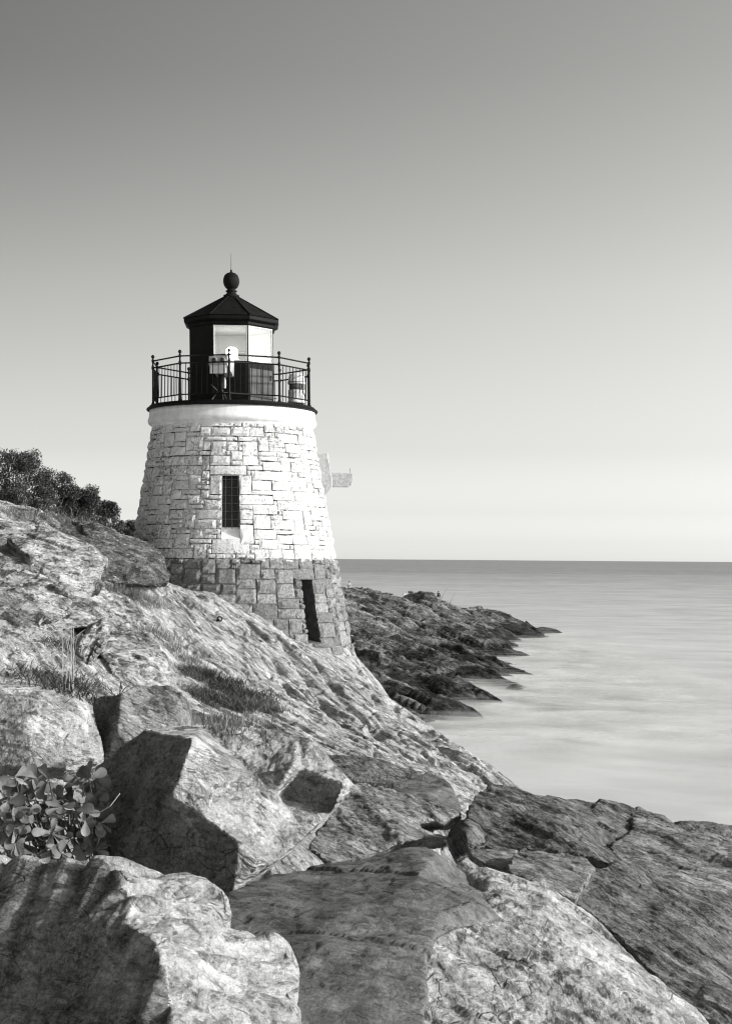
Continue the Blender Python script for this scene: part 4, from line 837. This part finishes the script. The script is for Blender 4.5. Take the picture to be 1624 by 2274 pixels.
def bush(px, py, d, w_, h_, n, label, mat, seed, leaf=0.042, name='shrub'):
    rnd = random.Random(seed); base = P(px, py, d); root = empty(name, base); tag(root, label, 'shrub', 'shrubs on the hilltop')
    V, Fc, T = [], [], []; st = MB(); clumps = []
    for i in range(46):
        a = rnd.uniform(0, 2 * math.pi); r = math.sqrt(rnd.random()); t_ = rnd.random() ** 0.7
        c = Vector((math.cos(a) * r * w_ / 2 * (1 - 0.45 * t_), math.sin(a) * r * w_ * 0.4 * (1 - 0.45 * t_), h_ * (0.12 + 0.80 * t_))); clumps.append((c, rnd.uniform(0.13, 0.27) * h_ * 0.6))
        if i % 2 == 0:
            st.tube([(0.1 * rnd.uniform(-1, 1), 0.1 * rnd.uniform(-1, 1), -0.3), tuple(c * 0.5 + Vector((0, 0, -0.05))), tuple(c)], [0.035, 0.02, 0.006], 5)
    for c, cr_ in clumps:
        ct = rnd.random()
        for _ in range(int(n * 1.4) // 46):
            v = Vector((rnd.gauss(0, 1), rnd.gauss(0, 1), rnd.gauss(0, 1))).normalized() * cr_ * rnd.uniform(0.35, 1.18) ** 0.8
            p = c + v; s = leaf * rnd.uniform(0.6, 1.3); ax = Vector((rnd.gauss(0, 1), rnd.gauss(0, 1), rnd.gauss(0.4, 1))).normalized(); b_ = ax.cross(Vector((rnd.random(), rnd.random(), 1))).normalized()
            k = len(V); V += [p - ax * s, p + b_ * s * 0.42, p + ax * s, p - b_ * s * 0.42]; Fc.append((k, k + 1, k + 2, k + 3)); q = min(1, max(0, ct * 0.6 + rnd.random() * 0.4)); T += [q] * 4
    f = mesh_obj('foliage', V, Fc, mat, root); put_tone(f, T); st.build('stem', M['stem'], root); return root
GB = 'shrubs on the hilltop'
bush(30, 1150, 47, 2.9, 2.2, 10000, 'dark tall shrub at the left edge, highest of the row on the hilltop', M['bush'], 1)
bush(118, 1165, 48, 2.3, 1.75, 9000, 'dark rounded shrub behind the crag, second from the left edge', M['bush'], 2)
bush(176, 1185, 48.5, 2.0, 1.6, 9000, 'dark dense shrub in the middle of the hilltop row', M['bush'], 3)
bush(226, 1200, 49, 1.9, 1.25, 8000, 'lower dark shrub sloping toward the lighthouse', M['bush'], 4)
bush(272, 1212, 50, 1.7, 0.85, 6000, 'lowest dark shrub, nearest the lighthouse wall', M['bush'], 5)
bush(296, 1216, 52, 1.2, 0.55, 4000, 'small dark shrub tucked against the lighthouse wall', M['bush'], 6)
bush(80, 1172, 44.5, 1.5, 0.85, 6000, 'pale feathery shrub in front of the dark shrubs at the left', M['bush_pale'], 7)
bush(20, 1165, 44, 1.5, 1.0, 6000, 'pale feathery shrub at the very left edge under the tallest dark shrub', M['bush_pale'], 8)

# grass in the cracks: nobody could count the blades
def grass_patch(name, spots, n, hgt, spread, mat, label, seed, lean=0.35, wid=0.0035):
    rnd = random.Random(seed); V, Fc, T = [], [], []
    for (px, py) in spots:
        loc, nor = hit(px, py); sc_ = rnd.uniform(0.7, 1.25)
        for _ in range(n):
            b = loc + Vector((rnd.gauss(0, spread), rnd.gauss(0, spread), -0.03 + rnd.gauss(0, spread * 0.25))); h_ = hgt * sc_ * rnd.uniform(0.4, 1.2); dr = Vector((rnd.gauss(0.1, lean), rnd.gauss(-0.1, lean), 1)).normalized()
            sd_ = Vector((rnd.gauss(0, 1), rnd.gauss(0, 0.4), 0)).normalized() * wid; dd = Vector((dr.x, dr.y, 0)) * h_ * 0.6; k = len(V)
            p1 = b + dr * h_ * 0.55; p2 = b + dr * h_ + dd - Vector((0, 0, h_ * 0.15)); V += [b - sd_, b + sd_, p1 + sd_ * 0.7, p1 - sd_ * 0.7, p2]; Fc += [(k, k + 1, k + 2, k + 3), (k + 3, k + 2, k + 4)]; T += [rnd.random()] * 5
    o = mesh_obj(name, V, Fc, mat); put_tone(o, T); return tag(o, label, 'grass', kind='stuff')
rg = random.Random(5)
def line(p, q, k, j=6): return [(p[0] + (q[0] - p[0]) * i / (k - 1) + rg.uniform(-j, j), p[1] + (q[1] - p[1]) * i / (k - 1) + rg.uniform(-j, j)) for i in range(k)]
grass_patch('grass', line((262, 1310), (345, 1345), 16) + line((240, 1300), (300, 1325), 8), 130, 0.20, 0.12, M['grass'], 'dry grass growing in the cleft below the dark crag', 1)
grass_patch('grass', line((330, 1400), (420, 1470), 14, 7), 90, 0.20, 0.14, M['grass'], 'grass hanging along the foot of the slope beside the pale crag', 2)
grass_patch('grass', line((405, 1480), (595, 1568), 34, 12) + line((420, 1530), (590, 1580), 24, 8), 200, 0.17, 0.15, M['weed'], 'dark low plants and grass filling the hollow below the slope', 3, 0.8, 0.006)
grass_patch('grass', line((500, 1565), (600, 1575), 14, 7) + line((440, 1600), (530, 1612), 8, 5), 150, 0.17, 0.12, M['grass'], 'fine pale grass at the lower end of the hollow', 4)
grass_patch('grass', line((0, 1140), (160, 1160), 20, 4), 60, 0.22, 0.25, M['grass'], 'dry grass along the top of the crag', 5)
grass_patch('grass', line((60, 1500), (185, 1530), 22, 12) + line((100, 1420), (180, 1440), 8, 10), 110, 0.15, 0.15, M['weed'], 'dark weeds growing under the crag at the left edge', 6, 0.9, 0.006)
grass_patch('grass', line((775, 1728), (880, 1742), 12, 3), 40, 0.07, 0.06, M['grass'], 'short grass along the edge of the dark smooth slab', 8, 0.3, 0.003)
# tall dry stalks
rnd = random.Random(3); mb = MB()
for i in range(16):
    px = rnd.uniform(130, 172); loc, _ = hit(px, rnd.uniform(1515, 1535)); d = loc.y; h_ = rnd.uniform(0.5, 1.25) * d / 25; lx = rnd.uniform(-0.12, 0.10)
    mb.tube([loc + Vector((0, -0.05, -0.05)), loc + Vector((lx * 0.3, -0.1, h_ * 0.5)), loc + Vector((lx * h_ * 1.4, -0.12, h_ * 0.9)), loc + Vector((lx * h_ * 3.0, -0.12, h_))], [0.004, 0.0035, 0.003, 0.002], 4)
tag(mb.build('dry_grass_stalks', plain('straw', 0.32, 0.8)), 'tall thin dry grass stalks standing in front of the crag at the left', 'grass', kind='stuff')

# broad leaved plants beside the big boulder
def leafy(px0, px1, py0, py1, d0, n, label, seed, cat='plant'):
    rnd = random.Random(seed); root = empty('leafy_plant', P((px0 + px1) / 2, py1, d0)); tag(root, label, cat, 'broad leaved plants by the big boulder'); ro = root.location
    stm = MB(); lv = 0
    for i in range(n):
        px, py = rnd.uniform(px0, px1), rnd.uniform(py0, py1); c = P(px, py, d0 + rnd.uniform(-0.25, 0.35)) - ro
        stm.tube([(c.x * 0.4, c.y * 0.4 + 0.3, c.z - 0.35), tuple(c + Vector((0, 0.12, -0.12))), tuple(c)], [0.006, 0.005, 0.004], 5)
        V, Fc, T = [], [], []; m_ = rnd.randint(3, 5); ph = rnd.uniform(0, 6.28); ax = Vector((rnd.gauss(0.1, 0.3), -0.75, rnd.uniform(0.1, 0.9))).normalized(); u = ax.cross(Vector((0, 0, 1))).normalized(); v = ax.cross(u)
        for k in range(m_):
            a = rnd.uniform(0, 6.283) if k else ph; ax = (ax + Vector((rnd.gauss(0, .35), rnd.gauss(0, .35), rnd.gauss(0, .35)))).normalized(); u = ax.cross(Vector((0.1, 0, 1))).normalized(); v = ax.cross(u); L = rnd.uniform(0.06, 0.13); W = L * rnd.uniform(0.5, 0.72); dr = (u * math.cos(a) + v * math.sin(a)); sd_ = ax.cross(dr); cup = rnd.uniform(-0.5, 0.8); tn = rnd.random(); b0 = len(V)
            prof = [(0.0, 0.05), (0.25, 0.35), (0.5, 0.75), (0.72, 1.0), (0.88, 0.85), (0.97, 0.5), (1.0, 0.0)]
            for t_, w_ in prof:
                for s_ in (-1, -0.5, 0, 0.5, 1):
                    V.append(c + dr * L * t_ + sd_ * W / 2 * w_ * s_ + ax * (L * cup * t_ * (1.1 - 0.5 * t_) + abs(s_) * w_ * W * 0.16)); T.append(tn)
            for r_ in range(len(prof) - 1):
                for s_ in range(4): q = b0 + r_ * 5 + s_; Fc.append((q, q + 1, q + 6, q + 5))
        o = mesh_obj('leaf_rosette', V, Fc, M['plant'], root, True); put_tone(o, T)
    stm.build('stem', M['stem'], root, True)
leafy(130, 225, 1730, 1905, 10.1, 44, 'broad rounded leaves crowding against the dark flank of the big boulder', 1)
leafy(40, 140, 1725, 1905, 9.9, 46, 'broad leaved plant below the rough white boulder, above the bottom left boulder', 2)
leafy(-30, 50, 1725, 1900, 9.8, 26, 'broad leaved plant at the very left edge of the frame', 3)
tw = MB().tube([P(195, 1806, 9.7), P(220, 1805, 9.65), P(245, 1790, 9.6), P(266, 1762, 9.6)], 0.004, 5).build('dry_twig', plain('twig', 0.42, 0.8)); tag(tw, 'thin curved dry twig in front of the dark boulder flank', 'twig')
# iron ring set in the rock
loc, nor = hit(486, 1381); rgo = empty('ring_bolt', loc); tag(rgo, 'small black iron ring bolt set in the rock slope below the tower', 'ring bolt')
a_ = [(0.055 * math.cos(t_) + 0.02, -0.05, 0.05 * math.sin(t_) + 0.07) for t_ in [i * 6.283 / 14 for i in range(15)]]
MB().tube(a_, 0.016, 6, False).build('ring', M['iron'], rgo, True); MB().tube([(-0.12, 0, -0.03), (0.0, -0.03, 0.06)], 0.03, 6).build('shank', M['iron'], rgo)

# ------------------------------------------------------------------ low surf mist round the headland
def mist_mat():
    m = bpy.data.materials.new('surf_mist'); m.use_nodes = True; t = m.node_tree; t.nodes.clear()
    tc = N(t, 'ShaderNodeTexCoord').outputs['Object']; sp = N(t, 'ShaderNodeSeparateXYZ'); t.links.new(tc, sp.inputs[0])
    n1 = noise_n(t, mapping(t, tc, (0, 0, R(-20)), (11, 7, 1.5)), 1.0, 5, 0.55, 0.6)
    hz = maprange(t, sp.outputs[2], 0.0, 1.5, 0.0, 0.30)
    a = maprange(t, math_n(t, 'SUBTRACT', n1, hz), 0.36, 0.60, 0.0, 0.46, True)
    ex = math_n(t, 'MULTIPLY', maprange(t, sp.outputs[0], 22, 40, 1, 0, True), maprange(t, sp.outputs[1], 78, 112, 0, 1, True))
    ey = maprange(t, sp.outputs[1], 225, 272, 1, 0, True); a = math_n(t, 'MULTIPLY', math_n(t, 'MULTIPLY', a, ex), ey)
    tr = N(t, 'ShaderNodeBsdfTransparent'); df = N(t, 'ShaderNodeMixShader'); df.inputs[0].default_value = 0.5; d1 = N(t, 'ShaderNodeBsdfDiffuse'); d2 = N(t, 'ShaderNodeBsdfTranslucent')
    for q_, x_ in enumerate((d1, d2)): x_.inputs[0].default_value = (0.92, 0.92, 0.91, 1); t.links.new(x_.outputs[0], df.inputs[1 + q_])
    mx = N(t, 'ShaderNodeMixShader'); t.links.new(a, mx.inputs[0]); t.links.new(tr.outputs[0], mx.inputs[1]); t.links.new(df.outputs[0], mx.inputs[2])
    o = N(t, 'ShaderNodeOutputMaterial'); t.links.new(mx.outputs[0], o.inputs[0]); return m
V, Fc = [], []
for i in range(8):
    z = 0.06 + i * 0.12 + i * i * 0.02; k = len(V); V += [(-12, 75, z), (60, 75, z), (60, 275, z), (-12, 275, z)]; Fc.append((k, k + 1, k + 2, k + 3))
mo = mesh_obj('surf_mist', V, Fc, mist_mat()); tag(mo, 'soft white mist of blurred surf around the foot of the headland', 'mist', kind='stuff'); mo.visible_shadow = True
# ------------------------------------------------------------------ people on the headland
def skin_chain(name, pts, edges, radii, mat, parent, sub=1):
    me = bpy.data.meshes.new(name); me.from_pydata(pts, edges, []); o = link(bpy.data.objects.new(name, me), parent)
    sk = o.modifiers.new('s', 'SKIN'); o.data.skin_vertices[0].data[0].use_root = True
    for i, r in enumerate(radii): o.data.skin_vertices[0].data[i].radius = (r, r) if not isinstance(r, tuple) else r
    sb_ = o.modifiers.new('b', 'SUBSURF'); sb_.levels = sb_.render_levels = sub
    dg = bpy.context.evaluated_depsgraph_get(); dg.update(); m2 = bpy.data.meshes.new_from_object(o.evaluated_get(dg)); o.modifiers.clear(); o.data = m2
    m2.materials.clear(); m2.materials.append(mat); m2.polygons.foreach_set('use_smooth', [True] * len(m2.polygons)); o.parent = parent; return o
SK = plain('skin', 0.35, 0.6); HAIR = plain('hair', 0.03, 0.6)
def figure(loc, rz, label, pose, shirt, trousers):
    root = empty('person', loc); root.rotation_euler = (0, 0, rz); tag(root, label, 'person')
    if pose == 'stand':
        J = dict(pel=(0, 0, .95), ch=(0, 0, 1.28), nk=(0, 0, 1.47), hb=(0, -.01, 1.56), ht=(0, -.02, 1.68), ls=(-.18, 0, 1.41), le=(-.24, .02, 1.13), lh=(-.20, -.12, .92), rs=(.18, 0, 1.41), re=(.25, .03, 1.14), rh=(.22, -.10, .91),
                 lk=(-.10, -.02, .50), la=(-.11, .03, .09), lt=(-.12, -.14, .04), rk=(.10, -.03, .50), ra=(.12, .03, .09), rt=(.13, -.14, .04), lhip=(-.09, 0, .9), rhip=(.09, 0, .9))
    else:
        J = dict(pel=(0, 0, .34), ch=(0, -.06, .66), nk=(0, -.09, .84), hb=(0, -.12, .93), ht=(0, -.15, 1.05), ls=(-.18, -.07, .79), le=(-.25, -.20, .55), lh=(-.12, -.40, .60), rs=(.18, -.07, .79), re=(.25, -.20, .55), rh=(.12, -.40, .60),
                 lk=(-.13, -.42, .50), la=(-.12, -.62, .10), lt=(-.12, -.78, .06), rk=(.13, -.42, .50), ra=(.12, -.62, .10), rt=(.12, -.78, .06), lhip=(-.09, -.04, .32), rhip=(.09, -.04, .32))
    nm = list(J); ix = {k: i for i, k in enumerate(nm)}; E = [('pel', 'ch'), ('ch', 'nk'), ('nk', 'hb'), ('hb', 'ht'), ('ch', 'ls'), ('ls', 'le'), ('le', 'lh'), ('ch', 'rs'), ('rs', 're'), ('re', 'rh'), ('pel', 'lhip'), ('lhip', 'lk'), ('lk', 'la'), ('la', 'lt'), ('pel', 'rhip'), ('rhip', 'rk'), ('rk', 'ra'), ('ra', 'rt')]
    rad = dict(pel=.13, ch=.14, nk=.055, hb=.085, ht=.085, ls=.06, le=.043, lh=.035, rs=.06, re=.043, rh=.035, lk=.06, la=.042, lt=.035, rk=.06, ra=.042, rt=.035, lhip=.09, rhip=.09)
    skin_chain('body', [J[k] for k in nm], [(ix[a], ix[b]) for a, b in E], [rad[k] for k in nm], SK, root)
    def part(name, keys, grow, mat):
        kk = {k: i for i, k in enumerate(keys)}; skin_chain(name, [J[k] for k in keys], [(kk[a], kk[b]) for a, b in E if a in kk and b in kk], [rad[k] + grow for k in keys], mat, root)
    part('shirt', ['pel', 'ch', 'ls', 'le', 'rs', 're'], .02, shirt); part('trousers', ['pel', 'lhip', 'lk', 'la', 'rhip', 'rk', 'ra'], .015, trousers)
    part('shoes', ['la', 'lt'], .015, HAIR); part('shoes', ['ra', 'rt'], .015, HAIR)
    h = Vector(J['hb']).lerp(Vector(J['ht']), 0.8); MB().lathe([(0.02, 0.10), (0.08, 0.07), (0.105, 0.0), (0.10, -0.06)], 12, (h.x, h.y + 0.02, h.z)).build('hair', HAIR, root, True)
    return root
WH = plain('white_cotton', 0.75, 0.8); DK = plain('dark_cloth', 0.04, 0.8); PL = plain('pale_cloth', 0.5, 0.8)
def stand_at(px, d, lift=0.0):
    """point on the headland below image column px at distance d"""
    x = P(px, 1300, d); ok, loc, nor, i_, ob, mx = scene.ray_cast(DG, Vector((x.x, x.y, 40)), Vector((0, 0, -1)))
    return Vector((loc.x, loc.y, loc.z + lift))
bpy.context.view_layer.update(); DG = bpy.context.evaluated_depsgraph_get()
def ridge(px):
    """nearest-to-sky point of the headland seen in this column: walk the rays down from the horizon"""
    py = 1246
    while py < 1400:
        d = (P(px, py, 10) - CAMP).normalized(); ok, loc, nor, i_, ob, mx = scene.ray_cast(DG, CAMP, d, distance=400)
        if ok and ob.name.startswith('rocky_headland'): return loc.copy()
        py += 0.5
    return P(px, 1310, 215)
figure(ridge(753) + Vector((0, 0, -0.03)), R(60), 'person in a white shirt and dark trousers standing on the headland beside the tower edge', 'stand', WH, DK)
figure(ridge(774) + Vector((0, 0, -0.05)), R(20), 'person in pale clothes sitting low on the headland just right of the tower', 'sit', PL, PL)
fp = ridge(972); figure(fp + Vector((0, 0, -0.05)), R(150), 'seated angler in dark clothes near the end of the headland, by two fishing rods', 'sit', DK, DK)
for px, dx, lab in ((979, 0.8, 'thin fishing rod nearest the seated angler, leaning over the water'), (998, 0.8, 'thin fishing rod farther right of the seated angler')):
    b_ = ridge(px); rr_ = empty('fishing_rod', b_); tag(rr_, lab, 'fishing rod', 'fishing rods on the headland')
    MB().tube([(0, 0, -0.05), (dx * 0.5, 0.1, 0.85), (dx * 1.25, 0.2, 1.75)], [0.022, 0.016, 0.008], 5).build('blank', HAIR, rr_); MB().tube([(0, 0, -0.05), (0.12, 0.02, 0.2)], 0.035, 6).build('grip', HAIR, rr_)
for px, lab, wht, sz in ((898, 'small white cooler box standing on the headland ridge', True, 0.62), (911, 'dark tackle box with a white lid on the headland ridge', False, 0.75)):
    b_ = ridge(px); c = empty('cooler_box', b_); c.rotation_euler = (0, 0, R(12)); tag(c, lab, 'box', 'boxes on the headland')
    MB().box((0, 0, 0.16), (sz, 0.4, 0.34)).build('box_body', WH if wht else DK, c, bevel=0.02); MB().box((0.0 if wht else 0.12, 0, 0.365), (sz * (1.0 if wht else 0.7), 0.42, 0.07)).build('lid', WH, c, bevel=0.02)
    MB().tube([(-sz * 0.3, -0.22, 0.3), (-sz * 0.3, -0.26, 0.42), (sz * 0.3, -0.26, 0.42), (sz * 0.3, -0.22, 0.3)], 0.012, 5).build('handle', HAIR, c)
